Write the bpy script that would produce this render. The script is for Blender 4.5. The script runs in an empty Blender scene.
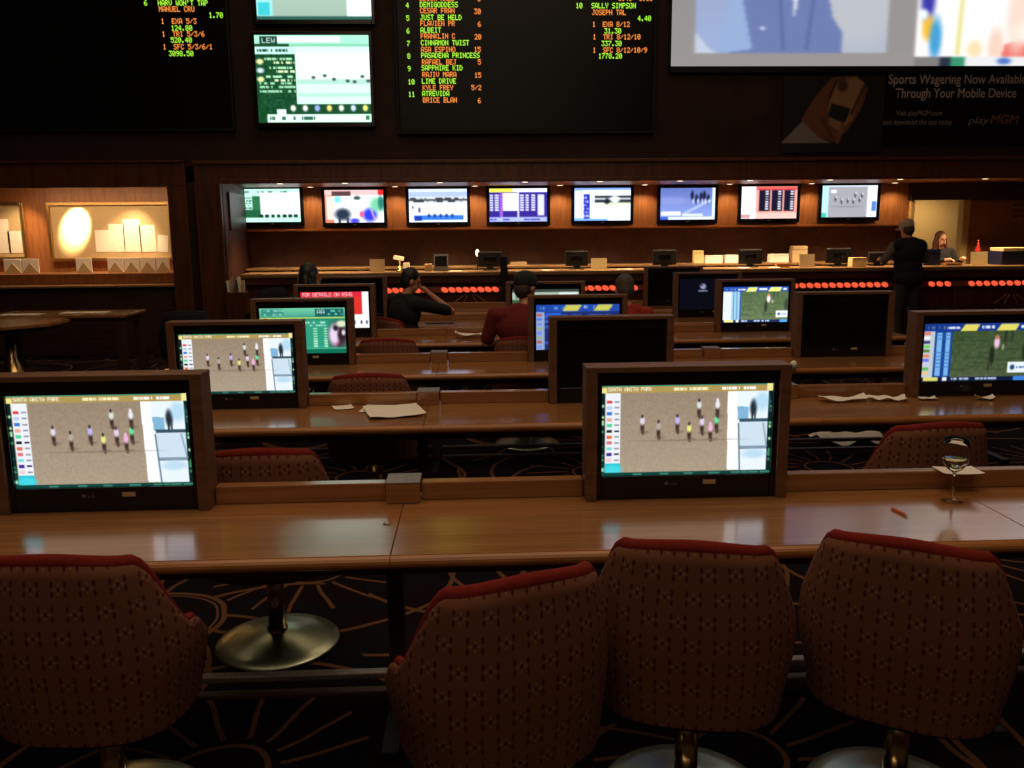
import bpy, bmesh, math, random
import numpy as np
from mathutils import Vector, Matrix, Euler
random.seed(7); RNG = np.random.default_rng(7)
sc = bpy.context.scene
COL = sc.collection
PI = math.pi

# ------------------------------------------------------------------ camera
F, CH, PITCH, YAW, ROLL = 860.0, 1.726, .178, -.0427, -.0093
FW = Vector((-math.sin(YAW)*math.cos(PITCH), math.cos(YAW)*math.cos(PITCH), -math.sin(PITCH)))
R0 = Vector((math.cos(YAW), math.sin(YAW), 0)); U0 = R0.cross(FW)
RR = math.cos(ROLL)*R0 + math.sin(ROLL)*U0
UU = -math.sin(ROLL)*R0 + math.cos(ROLL)*U0
cam = bpy.data.cameras.new('camera'); cam.sensor_width = 36; cam.lens = F/1024*36
cam.clip_start = .05; cam.clip_end = 100
co = bpy.data.objects.new('camera', cam); COL.objects.link(co)
m = Matrix.Identity(4)
for i in range(3):
    m[i][0] = RR[i]; m[i][1] = UU[i]; m[i][2] = -FW[i]
m[2][3] = CH
co.matrix_world = m
sc.camera = co

def ray(px, py):
    return FW + RR*((px-512)/F) - UU*((py-384)/F)
def at(px, py, Y):                       # point of the photo's ray at depth Y
    d = ray(px, py); return Vector((0, 0, CH)) + d*(Y/d.y)
def atz(px, py, z):                      # point of the photo's ray at height z
    d = ray(px, py); return Vector((0, 0, CH)) + d*((z-CH)/d.z)

# ------------------------------------------------------------------ materials
def lin(c):
    return tuple(((v/255)/12.92 if v/255 <= .04045 else ((v/255+.055)/1.055)**2.4) for v in c)
def new_mat(name):
    mt = bpy.data.materials.new(name); mt.use_nodes = True
    nt = mt.node_tree; b = nt.nodes['Principled BSDF']
    return mt, nt, b
def setp(b, **k):
    names = dict(rough='Roughness', metal='Metallic', spec='Specular IOR Level', trans='Transmission Weight', ior='IOR',
                 es='Emission Strength', coat='Coat Weight', coatr='Coat Roughness', alpha='Alpha')
    for q, v in k.items():
        b.inputs[names[q]].default_value = v
def plain(name, c, rough=.5, noise=.12, scale=40, **k):
    mt, nt, b = new_mat(name)
    setp(b, rough=rough, **k)
    n = nt.nodes.new('ShaderNodeTexNoise'); n.inputs['Scale'].default_value = scale
    tc = nt.nodes.new('ShaderNodeTexCoord'); nt.links.new(tc.outputs['Object'], n.inputs['Vector'])
    r = nt.nodes.new('ShaderNodeValToRGB')
    r.color_ramp.elements[0].position = .3; r.color_ramp.elements[1].position = .7
    r.color_ramp.elements[0].color = (*[v*(1-noise) for v in c], 1)
    r.color_ramp.elements[1].color = (*[min(1, v*(1+noise)) for v in c], 1)
    nt.links.new(n.outputs['Fac'], r.inputs['Fac']); nt.links.new(r.outputs['Color'], b.inputs['Base Color'])
    return mt
def wood(name, c1, c2, rough=.35, sc_=(1.2, 26, 26), spec=.5, coat=0):
    mt, nt, b = new_mat(name); setp(b, rough=rough, spec=spec, coat=coat, coatr=.12)
    tc = nt.nodes.new('ShaderNodeTexCoord'); mp = nt.nodes.new('ShaderNodeMapping')
    mp.inputs['Scale'].default_value = sc_
    nt.links.new(tc.outputs['Object'], mp.inputs['Vector'])
    n = nt.nodes.new('ShaderNodeTexNoise'); n.inputs['Scale'].default_value = 1.6; n.inputs['Detail'].default_value = 6
    n.inputs['Distortion'].default_value = .6
    nt.links.new(mp.outputs['Vector'], n.inputs['Vector'])
    r = nt.nodes.new('ShaderNodeValToRGB'); r.color_ramp.elements[0].position = .3; r.color_ramp.elements[1].position = .72
    r.color_ramp.elements[0].color = (*c1, 1); r.color_ramp.elements[1].color = (*c2, 1)
    nt.links.new(n.outputs['Fac'], r.inputs['Fac']); nt.links.new(r.outputs['Color'], b.inputs['Base Color'])
    return mt
def emit(name, c, s):
    mt, nt, b = new_mat(name); setp(b, es=s, rough=.4)
    b.inputs['Base Color'].default_value = (*c, 1); b.inputs['Emission Color'].default_value = (*c, 1)
    return mt
def attr_mat(name, strength):
    mt, nt, b = new_mat(name)
    a = nt.nodes.new('ShaderNodeAttribute'); a.attribute_name = 'Col'
    if strength:
        b.inputs['Base Color'].default_value = (.004, .004, .004, 1); setp(b, rough=.3, es=strength, spec=.2)
        nt.links.new(a.outputs['Color'], b.inputs['Emission Color'])
    else:
        setp(b, rough=.6); nt.links.new(a.outputs['Color'], b.inputs['Base Color'])
    return mt

class NG:                                # short hand for node maths
    def __init__(s, nt): s.nt = nt
    def __call__(s, op, a, b=None, c=None):
        n = s.nt.nodes.new('ShaderNodeMath'); n.operation = op
        for i, v in enumerate((a, b, c)):
            if v is None: continue
            if isinstance(v, (int, float)): n.inputs[i].default_value = v
            else: s.nt.links.new(v, n.inputs[i])
        return n.outputs[0]
    def mix(s, fac, a, b):
        n = s.nt.nodes.new('ShaderNodeMix'); n.data_type = 'RGBA'
        if isinstance(fac, (int, float)): n.inputs[0].default_value = fac
        else: s.nt.links.new(fac, n.inputs[0])
        for i, v in ((6, a), (7, b)):
            if isinstance(v, tuple): n.inputs[i].default_value = (*v, 1)
            else: s.nt.links.new(v, n.inputs[i])
        return n.outputs[2]

def fabric_mat():
    mt, nt, b = new_mat('patterned upholstery'); setp(b, rough=.9, spec=.15)
    M = NG(nt)
    uv = nt.nodes.new('ShaderNodeUVMap'); sp = nt.nodes.new('ShaderNodeSeparateXYZ')
    nt.links.new(uv.outputs['UV'], sp.inputs[0])
    u = M('DIVIDE', sp.outputs[0], .078); v = M('DIVIDE', sp.outputs[1], .066)
    row = M('FLOOR', v)
    u2 = M('ADD', u, M('MULTIPLY', row, .5))
    x = M('ABSOLUTE', M('MULTIPLY', M('SUBTRACT', M('FRACT', u2), .5), .078))
    y = M('ABSOLUTE', M('MULTIPLY', M('SUBTRACT', M('FRACT', v), .5), .066))
    def ell(cx, cy, rx, ry):
        dx = M('DIVIDE', M('SUBTRACT', x, cx), rx); dy = M('DIVIDE', M('SUBTRACT', y, cy), ry)
        d = M('ADD', M('MULTIPLY', dx, dx), M('MULTIPLY', dy, dy))
        return M('SUBTRACT', 1, M('MINIMUM', M('MULTIPLY', d, d), 1))
    dark = M('MAXIMUM', ell(.0185, .013, .0055, .0105), ell(0, 0, .0055, .0065))
    light = M('MAXIMUM', ell(.0105, 0, .0055, .0045), ell(0, .0115, .0035, .005))
    n = nt.nodes.new('ShaderNodeTexNoise'); n.inputs['Scale'].default_value = 260
    nt.links.new(uv.outputs['UV'], n.inputs['Vector'])
    base = M.mix(n.outputs['Fac'], (.15, .056, .03), (.21, .08, .044))
    c = M.mix(M('MULTIPLY', light, .42), base, (.42, .24, .14))
    c = M.mix(M('MULTIPLY', dark, .88), c, (.05, .008, .008))
    nt.links.new(c, b.inputs['Base Color'])
    return mt
def carpet_mat():
    mt, nt, b = new_mat('swirl carpet'); setp(b, rough=1, spec=.05)
    M = NG(nt)
    tc = nt.nodes.new('ShaderNodeTexCoord'); sp = nt.nodes.new('ShaderNodeSeparateXYZ')
    nz = nt.nodes.new('ShaderNodeTexNoise'); nz.inputs['Scale'].default_value = 1.5
    nt.links.new(tc.outputs['Object'], nz.inputs['Vector'])
    nt.links.new(tc.outputs['Object'], sp.inputs[0])
    wob = M('MULTIPLY', M('SUBTRACT', nz.outputs['Fac'], .5), .5)
    def fan(ox, oy, per, blades, twist, r0, r1, w):
        px = M('SUBTRACT', M('FRACT', M('DIVIDE', M('ADD', M('ADD', sp.outputs[0], ox), M('MULTIPLY', wob, .3)), per)), .5)
        py = M('SUBTRACT', M('FRACT', M('DIVIDE', M('ADD', sp.outputs[1], oy), per)), .5)
        px = M('MULTIPLY', px, per); py = M('MULTIPLY', py, per)
        r = M('SQRT', M('ADD', M('MULTIPLY', px, px), M('MULTIPLY', py, py)))
        th = M('ARCTAN2', py, px)
        t = M('ADD', M('MULTIPLY', th, blades/(2*PI)), M('MULTIPLY', r, twist))
        q = M('ABSOLUTE', M('SUBTRACT', M('FRACT', M('ADD', t, 20)), .5))
        # a blade of constant width: angular distance times radius
        line = M('LESS_THAN', M('MULTIPLY', q, M('MULTIPLY', r, 2*PI/blades)), w)
        ringm = M('MULTIPLY', M('GREATER_THAN', r, r0), M('LESS_THAN', r, r1))
        return M('MULTIPLY', line, ringm), r
    f1, ra = fan(.62, .55, 1.7, 8, 1.1, .3, .8, .013)
    f2, rb = fan(.0, .0, 1.7, 16, -.9, .2, .5, .009)
    def ring(r, rad, w): return M('LESS_THAN', M('ABSOLUTE', M('SUBTRACT', r, rad)), w)
    lines = M('MAXIMUM', M('MAXIMUM', f1, f2), M('MAXIMUM', ring(ra, .3, .012), ring(rb, .74, .012)))
    lines = M('MAXIMUM', lines, M('MAXIMUM', ring(ra, .27, .006), ring(rb, .16, .01)))
    blot = nt.nodes.new('ShaderNodeTexNoise'); blot.inputs['Scale'].default_value = 3
    nt.links.new(tc.outputs['Object'], blot.inputs['Vector'])
    base = M.mix(M('GREATER_THAN', blot.outputs['Fac'], .52), (.012, .006, .007), (.009, .008, .012))
    fz = nt.nodes.new('ShaderNodeTexNoise'); fz.inputs['Scale'].default_value = 220
    nt.links.new(tc.outputs['Object'], fz.inputs['Vector'])
    tan = M.mix(fz.outputs['Fac'], (.1, .042, .018), (.22, .1, .045))
    nt.links.new(M.mix(lines, base, tan), b.inputs['Base Color'])
    return mt

M_ = dict(
    desk=wood('polished desk wood', lin((140, 92, 52)), lin((172, 118, 70)), rough=.2, spec=.5, coat=.5, sc_=(.9, 34, 34)),
    desk_edge=wood('desk edge wood', lin((146, 90, 44)), lin((184, 120, 64)), rough=.3),
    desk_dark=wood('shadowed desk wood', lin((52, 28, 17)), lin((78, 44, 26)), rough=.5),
    hous=wood('monitor box wood', lin((100, 66, 44)), lin((126, 86, 58)), rough=.5),
    frame=wood('mahogany trim', lin((74, 38, 21)), lin((104, 56, 32)), rough=.42, sc_=(8, 8, 1)),
    fascia=wood('dark fascia wood', lin((50, 35, 29)), lin((60, 42, 35)), rough=.7, sc_=(2, 2, 2), spec=.15),
    panel=wood('warm panel wood', lin((134, 82, 44)), lin((166, 106, 60)), rough=.42, sc_=(20, 20, 1.5)),
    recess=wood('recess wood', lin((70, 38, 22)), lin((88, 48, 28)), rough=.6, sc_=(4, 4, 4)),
    bar=wood('bar front wood', lin((66, 30, 16)), lin((90, 44, 24)), rough=.4, sc_=(10, 10, 1)),
    bartop=wood('bar top', lin((128, 92, 54)), lin((152, 114, 72)), rough=.35, sc_=(3, 10, 10)),
    black=plain('black plastic', (.007, .007, .008), .6, spec=.3),
    gloss=plain('gloss black bezel', (.006, .006, .007), .22),
    off=plain('switched off screen', (.0035, .004, .005), .3, spec=.3),
    brass=plain('brass', (.62, .42, .16), .22, metal=1.0),
    disc=plain('polished brass disc', (.66, .74, .52), .3, metal=1.0, noise=.05),  # green tint puts teal reflected light into the brass colour
    steel=plain('brushed plate', (.34, .28, .25), .45, metal=.8),
    red=plain('red piping velvet', lin((118, 34, 27)), .85, spec=.1),
    fabric=fabric_mat(), carpet=carpet_mat(),
    seat=plain('seat velvet', lin((70, 26, 20)), .9),
    paper=plain('white paper', lin((247, 238, 220)), .8, noise=.04),
    paper2=plain('cream card', lin((240, 214, 150)), .8, noise=.05),
    cream=plain('cream board', lin((196, 168, 122)), .7, noise=.05),
    yellow=plain('pale yellow wall', lin((214, 178, 116)), .8, noise=.04),
    bronze=plain('bronze frame', (.55, .33, .12), .35, metal=.9),
    board=plain('board face', (.0055, .0065, .0055), .75, spec=.1),
    orange=plain('orange pencil', lin((214, 96, 40)), .5),
    grey=plain('grey plastic', (.16, .15, .15), .5),
    navy=plain('navy casing', lin((24, 34, 70)), .5),
    skin=plain('skin', lin((196, 136, 104)), .6, noise=.05),
    skin2=plain('pale skin', lin((212, 156, 124)), .6, noise=.05),
    hairb=plain('black hair', (.008, .006, .006), .5),
    hairg=plain('grey hair', lin((72, 60, 52)), .7),
    hairr=plain('brown hair', lin((84, 42, 24)), .55),
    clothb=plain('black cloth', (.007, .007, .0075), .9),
    clothr=plain('maroon cloth', lin((112, 30, 24)), .9),
    clothred=plain('red cloth', lin((150, 36, 24)), .9),
    clothg=plain('grey cloth', lin((110, 96, 84)), .9),
    trous=plain('dark trousers', lin((52, 42, 36)), .9),
    capk=plain('black cap cloth', (.012, .011, .011), .85),
    capg=plain('grey cap cloth', lin((190, 164, 136)), .85),
    redp=plain('red plastic', lin((170, 40, 30)), .4),
    bulb=emit('orange bulb', lin((250, 96, 62)), .9),
    lamp=emit('downlight lens', (1, .75, .45), 4.0),
    white=plain('white plastic', (.7, .66, .58), .5),
    scr=attr_mat('lit screen', 1.06), scr2=attr_mat('bright lit screen', 1.4), print_=attr_mat('printed picture', 0),
    led=attr_mat('led dots', 1.35),
)
def glass_mat(name, c, ior):
    mt, nt, b = new_mat(name); setp(b, rough=.02, trans=1.0, ior=ior); b.inputs['Base Color'].default_value = (*c, 1); return mt
M_['glass'] = glass_mat('clear glass', (.97, .97, .97), 1.22)
M_['wine'] = glass_mat('white wine', (.95, .85, .55), 1.25)

# ------------------------------------------------------------------ mesh helpers
class MB:
    def __init__(s): s.bm = bmesh.new()
    def box(s, x0, x1, y0, y1, z0, z1, bev=0, seg=2, rot=None):
        r = bmesh.ops.create_cube(s.bm, size=1)
        vs = r['verts']
        c = Vector(((x0+x1)/2, (y0+y1)/2, (z0+z1)/2))
        for v in vs:
            q = Vector((v.co.x*(x1-x0), v.co.y*(y1-y0), v.co.z*(z1-z0)))
            if rot: q = rot @ q
            v.co = q + c
        if bev:
            es = list({e for v in vs for e in v.link_edges})
            bmesh.ops.bevel(s.bm, geom=es, offset=bev, segments=seg, affect='EDGES', profile=.5)
        return s
    def ring(s, pts, close=False): ...
    def tube(s, path, radii, seg=12, closed=False, caps=True):
        path = [Vector(p) for p in path]; n = len(path)
        if isinstance(radii, (int, float)): radii = [radii]*n
        rings = []; up = None
        for i, p in enumerate(path):
            a = path[i-1] if (i or closed) else p; b = path[(i+1) % n] if (i < n-1 or closed) else p
            t = (b-a).normalized()
            if up is None:
                up = t.orthogonal().normalized()
            else:
                up = (up - t*up.dot(t))
                up = up.normalized() if up.length > 1e-6 else t.orthogonal().normalized()
            sd = t.cross(up)
            rings.append([s.bm.verts.new(p + (up*math.cos(2*PI*k/seg) + sd*math.sin(2*PI*k/seg))*radii[i]) for k in range(seg)])
        for i in range(n if closed else n-1):
            a, b = rings[i], rings[(i+1) % n]
            for k in range(seg):
                s.bm.faces.new((a[k], a[(k+1) % seg], b[(k+1) % seg], b[k]))
        if caps and not closed:
            s.bm.faces.new(rings[0][::-1]); s.bm.faces.new(rings[-1])
        return s
    def cap(s, p0, r0, p1, r1, seg=12):                    # tapered limb with round ends
        p0, p1 = Vector(p0), Vector(p1); d = p1-p0; L = d.length or 1e-6; t = d/L
        path, rad = [], []
        for k in (.98, .87, .5): path.append(p0 - t*r0*k); rad.append(r0*math.sqrt(1-k*k))
        path += [p0, p1]; rad += [r0, r1]
        for k in (.5, .87, .98): path.append(p1 + t*r1*k); rad.append(r1*math.sqrt(1-k*k))
        return s.tube(path, rad, seg)
    def ell(s, c, r, rot=None, seg=16):
        q = bmesh.ops.create_uvsphere(s.bm, u_segments=seg, v_segments=seg//2+2, radius=1)
        for v in q['verts']:
            p = Vector((v.co.x*r[0], v.co.y*r[1], v.co.z*r[2]))
            if rot: p = rot @ p
            v.co = p + Vector(c)
        return s
    def lathe(s, prof, c=(0, 0, 0), seg=32):
        c = Vector(c); rings = []
        for r, z in prof:
            if r < 1e-5: rings.append([s.bm.verts.new(c+Vector((0, 0, z)))])
            else: rings.append([s.bm.verts.new(c+Vector((r*math.cos(2*PI*k/seg), r*math.sin(2*PI*k/seg), z))) for k in range(seg)])
        for a, b in zip(rings, rings[1:]):
            for k in range(seg):
                k2 = (k+1) % seg
                if len(a) == 1 and len(b) == 1: continue
                if len(a) == 1: s.bm.faces.new((a[0], b[k2], b[k]))
                elif len(b) == 1: s.bm.faces.new((a[k], a[k2], b[0]))
                else: s.bm.faces.new((a[k], a[k2], b[k2], b[k]))
        return s
    def prism(s, poly, z0, z1, bev=0):
        a = [s.bm.verts.new((x, y, z0)) for x, y in poly]; b = [s.bm.verts.new((x, y, z1)) for x, y in poly]
        n = len(poly); fs = [s.bm.faces.new(a[::-1]), s.bm.faces.new(b)]
        for k in range(n): fs.append(s.bm.faces.new((a[k], a[(k+1) % n], b[(k+1) % n], b[k])))
        if bev:
            bmesh.ops.bevel(s.bm, geom=[e for f in fs[:2] for e in f.edges], offset=bev, segments=2, affect='EDGES')
        return s
    def build(s, name, mat, parent=None, smooth=False, loc=None):
        me = bpy.data.meshes.new(name); bmesh.ops.recalc_face_normals(s.bm, faces=s.bm.faces)
        s.bm.to_mesh(me); s.bm.free()
        return link(name, me, mat, parent, smooth, loc)
def link(name, me, mat, parent=None, smooth=False, loc=None):
    o = bpy.data.objects.new(name, me); COL.objects.link(o)
    if mat is not None: me.materials.append(M_[mat] if isinstance(mat, str) else mat)
    if smooth: me.polygons.foreach_set('use_smooth', [True]*len(me.polygons))
    if parent: o.parent = parent
    if loc is not None: o.location = loc
    return o
def tag(o, label, cat, group=None, kind=None):
    o['label'] = label; o['category'] = cat
    if group: o['group'] = group
    if kind: o['kind'] = kind
    return o
def thing(name, label, cat, loc=(0, 0, 0), rz=0, group=None):
    o = bpy.data.objects.new(name, None); COL.objects.link(o); o.empty_display_size = .1
    o.location = loc; o.rotation_euler = (0, 0, rz)
    return tag(o, label, cat, group)
def struct(name, mb, mat, **k):
    o = mb.build(name, mat, **k); o['kind'] = 'structure'; return o
def dup(root, loc, rz, label=None, group=None):
    r = root.copy(); COL.objects.link(r); r.location = loc; r.rotation_euler = (0, 0, rz)
    if label: r['label'] = label
    if group: r['group'] = group
    for ch in list(root.children):
        c = ch.copy(); COL.objects.link(c); c.parent = r
        for g in list(ch.children):
            d = g.copy(); COL.objects.link(d); d.parent = c
    return r

# ------------------------------------------------------------------ pictures on screens
FONT = dict(zip('0123456789ABCDEFGHIJKLMNOPQRSTUVWXYZ./\'-:', [
 '3E5149453E','00427F4000','4261514946','2141454B31','1814127F10','2745454539','3C4A494930','0171090503','3649494936','064949291E',
 '7E1111117E','7F49494936','3E41414122','7F4141221C','7F49494941','7F09090901','3E4149497A','7F0808087F','00417F4100','2040413F01',
 '7F08142241','7F40404040','7F020C027F','7F0408107F','3E4141413E','7F09090906','3E4151215E','7F09192946','4649494931','01017F0101',
 '3F4040403F','1F2040201F','3F4038403F','6314081463','0708700807','6151494543','0060600000','2010080402','0005030000','0808080808','0036360000']))
class Canvas:
    def __init__(s, w, h, bg=(0, 0, 0)):
        s.w, s.h = w, h; s.a = np.zeros((h, w, 3)); s.a[:] = bg
        s.yy, s.xx = np.mgrid[0:h, 0:w]
        s.X = (s.xx+.5)/w; s.Y = (s.yy+.5)/h
    def rect(s, x0, y0, x1, y1, c, al=1):
        k = (s.X >= x0) & (s.X < x1) & (s.Y >= y0) & (s.Y < y1)
        s.a[k] = s.a[k]*(1-al) + np.array(c)*al
    def blob(s, x, y, rx, ry, c, al=1, soft=.35):
        d = np.sqrt(((s.X-x)/rx)**2 + ((s.Y-y)/ry)**2)
        k = np.clip((1+soft-d)/(2*soft), 0, 1)[..., None]*al
        s.a = s.a*(1-k) + np.array(c)*k
    def line(s, x0, y0, x1, y1, w, c, al=1):
        dx, dy = x1-x0, y1-y0; L = dx*dx+dy*dy
        t = np.clip(((s.X-x0)*dx+(s.Y-y0)*dy)/L, 0, 1)
        d = np.hypot(s.X-x0-t*dx, s.Y-y0-t*dy)
        k = np.clip(1.5-d/w, 0, 1)[..., None]*al
        s.a = s.a*(1-k)+np.array(c)*k
    def poly(s, pts, c, al=1):
        k = np.zeros((s.h, s.w), bool); n = len(pts)
        for i in range(n):
            x0, y0 = pts[i]; x1, y1 = pts[(i+1) % n]
            if y0 == y1: continue
            cnd = ((s.Y >= min(y0, y1)) & (s.Y < max(y0, y1)) & (s.X < x0+(s.Y-y0)*(x1-x0)/(y1-y0)))
            k ^= cnd
        s.a[k] = s.a[k]*(1-al)+np.array(c)*al
    def vgrad(s, x0, y0, x1, y1, c0, c1):
        k = (s.X >= x0) & (s.X < x1) & (s.Y >= y0) & (s.Y < y1)
        t = np.clip((s.Y-y0)/(y1-y0), 0, 1)[..., None]
        g = np.array(c0)*(1-t)+np.array(c1)*t
        s.a[k] = g[k]
    def text(s, px, py, str_, c, sx=1, sy=1, adv=6):       # px, py in canvas cells
        for ch in str_:
            if ch in FONT:
                for i in range(5):
                    col = int(FONT[ch][2*i:2*i+2], 16)
                    for j in range(7):
                        if col >> j & 1:
                            y0 = int(py+j*sy); x0 = int(px+i*sx)
                            if y0+max(1, sy) > 0 and x0 >= 0:
                                s.a[max(0, y0):max(0, int(py+(j+1)*sy)), x0:max(x0+1, int(px+(i+1)*sx))] = c
            px += adv*sx
    def noise(s, x0, y0, x1, y1, amp, cell=1):
        k = (s.X >= x0) & (s.X < x1) & (s.Y >= y0) & (s.Y < y1)
        nz = RNG.normal(0, amp, (s.h//cell+1, s.w//cell+1))
        nz = np.kron(nz, np.ones((cell, cell)))[:s.h, :s.w]
        s.a[k] += nz[k][:, None]
    def scrib(s, x0, y0, x1, y1, c, n, dens=.55):           # rows of small unreadable type
        for r in range(n):
            ya = y0+(y1-y0)*(r+.2)/n; yb = y0+(y1-y0)*(r+.8)/n
            x = x0
            while x < x1:
                w = (x1-x0)*random.uniform(.03, .1)
                if random.random() < dens: s.rect(x, ya, min(x+w, x1), yb, c)
                x += w*1.15
    def blur(s, n=1):
        for _ in range(n):
            p = np.pad(s.a, ((1, 1), (1, 1), (0, 0)), 'edge')
            s.a = (p[:-2, 1:-1]+p[2:, 1:-1]+p[1:-1, :-2]+p[1:-1, 2:]+4*p[1:-1, 1:-1])/8
        return s
def picture(name, cv, x0, x1, z0, z1, y, mat, parent=None):
    h, w = cv.h, cv.w
    xs = np.linspace(x0, x1, w); zs = np.linspace(z1, z0, h)
    co_ = np.zeros((h, w, 3), np.float32); co_[..., 0] = xs[None]; co_[..., 1] = y; co_[..., 2] = zs[:, None]
    idx = np.arange(h*w).reshape(h, w)
    fs = np.stack([idx[:-1, :-1], idx[1:, :-1], idx[1:, 1:], idx[:-1, 1:]], -1).reshape(-1, 4).astype(np.int32)
    me = bpy.data.meshes.new(name)
    me.vertices.add(h*w); me.vertices.foreach_set('co', co_.ravel())
    me.loops.add(fs.size); me.loops.foreach_set('vertex_index', fs.ravel())
    me.polygons.add(len(fs)); me.polygons.foreach_set('loop_start', np.arange(0, fs.size, 4, dtype=np.int32))
    me.update(calc_edges=True)
    at_ = me.color_attributes.new('Col', 'FLOAT_COLOR', 'POINT')
    s = np.clip(cv.a, 0, 255)/255
    l = np.where(s <= .04045, s/12.92, ((s+.055)/1.055)**2.4)
    d = np.ones((h, w, 4), np.float32); d[..., :3] = l
    at_.data.foreach_set('color', d.ravel())
    return link(name, me, mat, parent)

def cv_race():
    c = Canvas(288, 162, (160, 142, 120))
    c.vgrad(0, 0, 1, 1, (150, 132, 112), (172, 155, 133))
    c.noise(0, 0, 1, 1, 3, 3)
    c.rect(0, 0, .022, 1, (8, 38, 36)); c.rect(.975, 0, 1, 1, (8, 38, 36))
    for i in range(30):
        y = random.uniform(.2, .95); c.blob(random.choice([.01, .99]), y, .007, .016, random.choice([(180, 230, 170), (60, 140, 90), (20, 70, 60)]))
    # white list at the left
    c.rect(.024, .085, .112, .86, (236, 240, 246))
    cols = [(225, 60, 60), (190, 205, 240), (60, 120, 220), (236, 170, 150), (80, 210, 150), (30, 36, 30), (230, 110, 70), (220, 120, 130), (110, 220, 215), (70, 40, 150), (236, 200, 210)]
    for i, k in enumerate(cols):
        y = .165+i*.064
        c.rect(.03, y, .062, y+.035, k); c.rect(.078, y+.008, .104, y+.026, (150, 150, 160) if i not in (5, 9) else (30, 20, 60))
    c.rect(.024, .86, .112, 1, (40, 196, 214)); c.blob(.068, .93, .05, .05, (70, 215, 230))
    # rail and apron at the right
    c.poly([(.735, .085), (.79, .085), (.805, .955), (.745, .955)], (255, 255, 255))
    c.poly([(.79, .085), (.975, .085), (.975, .96), (.805, .96)], (232, 244, 252))
    c.poly([(.795, .25), (.86, .26), (.86, .40), (.80, .40)], (130, 180, 215))
    c.rect(.81, .39, .975, .425, (60, 84, 100)); c.poly([(.80, .43), (.975, .43), (.975, .7), (.81, .7)], (205, 224, 238))
    c.rect(.81, .69, .975, .73, (130, 152, 170)); c.blob(.9, .78, .07, .05, (190, 220, 240))
    c.blob(.89, .27, .02, .09, (36, 46, 58)); c.rect(.878, .3, .89, .40, (40, 50, 60)); c.rect(.895, .3, .906, .4, (70, 84, 96))
    c.blob(.94, .2, .04, .1, (150, 205, 235), .6)
    c.line(.805, .44, .82, .96, .004, (90, 110, 120)); c.line(.95, .44, .975, .7, .004, (130, 160, 180))
    # the field seen from behind
    for x, y, k in [(.24, .40, (225, 215, 235)), (.335, .46, (180, 170, 160)), (.445, .40, (190, 180, 235)), (.515, .49, (232, 232, 130)), (.59, .42, (226, 206, 236)),
                    (.64, .49, (240, 180, 220)), (.675, .40, (110, 226, 160)), (.57, .235, (220, 225, 215)), (.678, .235, (236, 236, 240))]:
        c.blob(x+.01, y+.12, .03, .018, (120, 102, 86), .5)
        c.blob(x, y+.065, .011, .06, (66, 48, 44)); c.blob(x+.004, y+.12, .008, .03, (84, 64, 56))
        c.blob(x, y-.005, .013, .045, k); c.blob(x-.001, y-.055, .007, .02, (60, 50, 60) if k[0] < 235 else k)
    c.blob(.5, .615, .3, .01, (126, 110, 94), .6)
    # title bar
    c.rect(.0, 0, 1, .035, (40, 140, 120)); c.rect(0, .02, 1, .085, (176, 150, 84)); c.rect(0, .03, .03, .085, (240, 226, 140)); c.rect(.965, .0, 1, .085, (240, 230, 150))
    c.text(11, 4, 'SANTA ANITA PARK', (250, 246, 220), .8, 1.1, 5.8)
    c.scrib(.42, .03, .62, .08, (248, 240, 190), 1, .8); c.scrib(.7, .025, .9, .075, (250, 246, 236), 1, .8)
    c.rect(0, .965, 1, 1, (16, 66, 60)); c.scrib(.12, .97, 1, 1, (60, 130, 110), 1, .4)
    return c.blur(1)
def cv_green():
    c = Canvas(128, 72, (36, 138, 110)); c.vgrad(0, 0, 1, .2, (120, 210, 170), (70, 165, 140)); c.rect(.02, .03, .28, .17, (56, 140, 128))
    c.scrib(.03, .03, .28, .18, (130, 205, 180), 2); c.rect(.65, .03, .98, .19, (22, 92, 92)); c.text(86, 3, 'AA', (210, 240, 225)); c.scrib(.8, .04, .97, .18, (100, 200, 170), 2)
    c.rect(0, .21, 1, .235, (190, 220, 110)); c.rect(.05, .22, .08, .28, (230, 60, 50)); c.scrib(.1, .22, .5, .27, (200, 230, 200), 1)
    c.rect(.3, .28, .8, .9, (48, 158, 126)); c.scrib(.42, .3, .78, .42, (170, 225, 205), 2)
    for i in range(8):
        for x in (.36, .62, .74): c.rect(x, .44+i*.055, x+.045, .475+i*.055, (176, 235, 200))
    c.blob(.9, .62, .1, .28, (90, 40, 60)); c.blob(.86, .6, .06, .22, (232, 214, 240)); c.blob(.88, .45, .03, .06, (30, 40, 44)); c.blob(.95, .36, .06, .07, (226, 232, 196))
    c.blob(.95, .6, .05, .14, (50, 34, 44)); c.blob(.97, .55, .02, .06, (225, 222, 232))
    c.rect(0, .9, 1, 1, (16, 112, 84)); c.rect(.3, .88, 1, .905, (70, 180, 140))
    return c.blur(1)
def cv_red():
    c = Canvas(128, 72, (250, 250, 252)); c.rect(0, 0, .9, .62, (228, 52, 46)); c.rect(.0, .0, .9, .14, (222, 40, 60))
    c.text(4, 2, 'FOR DETAILS ON RSVG', (255, 225, 230), .95, 1, 5.2)
    for x in (.68, .78, .88, .96): c.blob(x, .84, .014, .05, (60, 60, 110))
    return c.blur(1)
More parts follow.
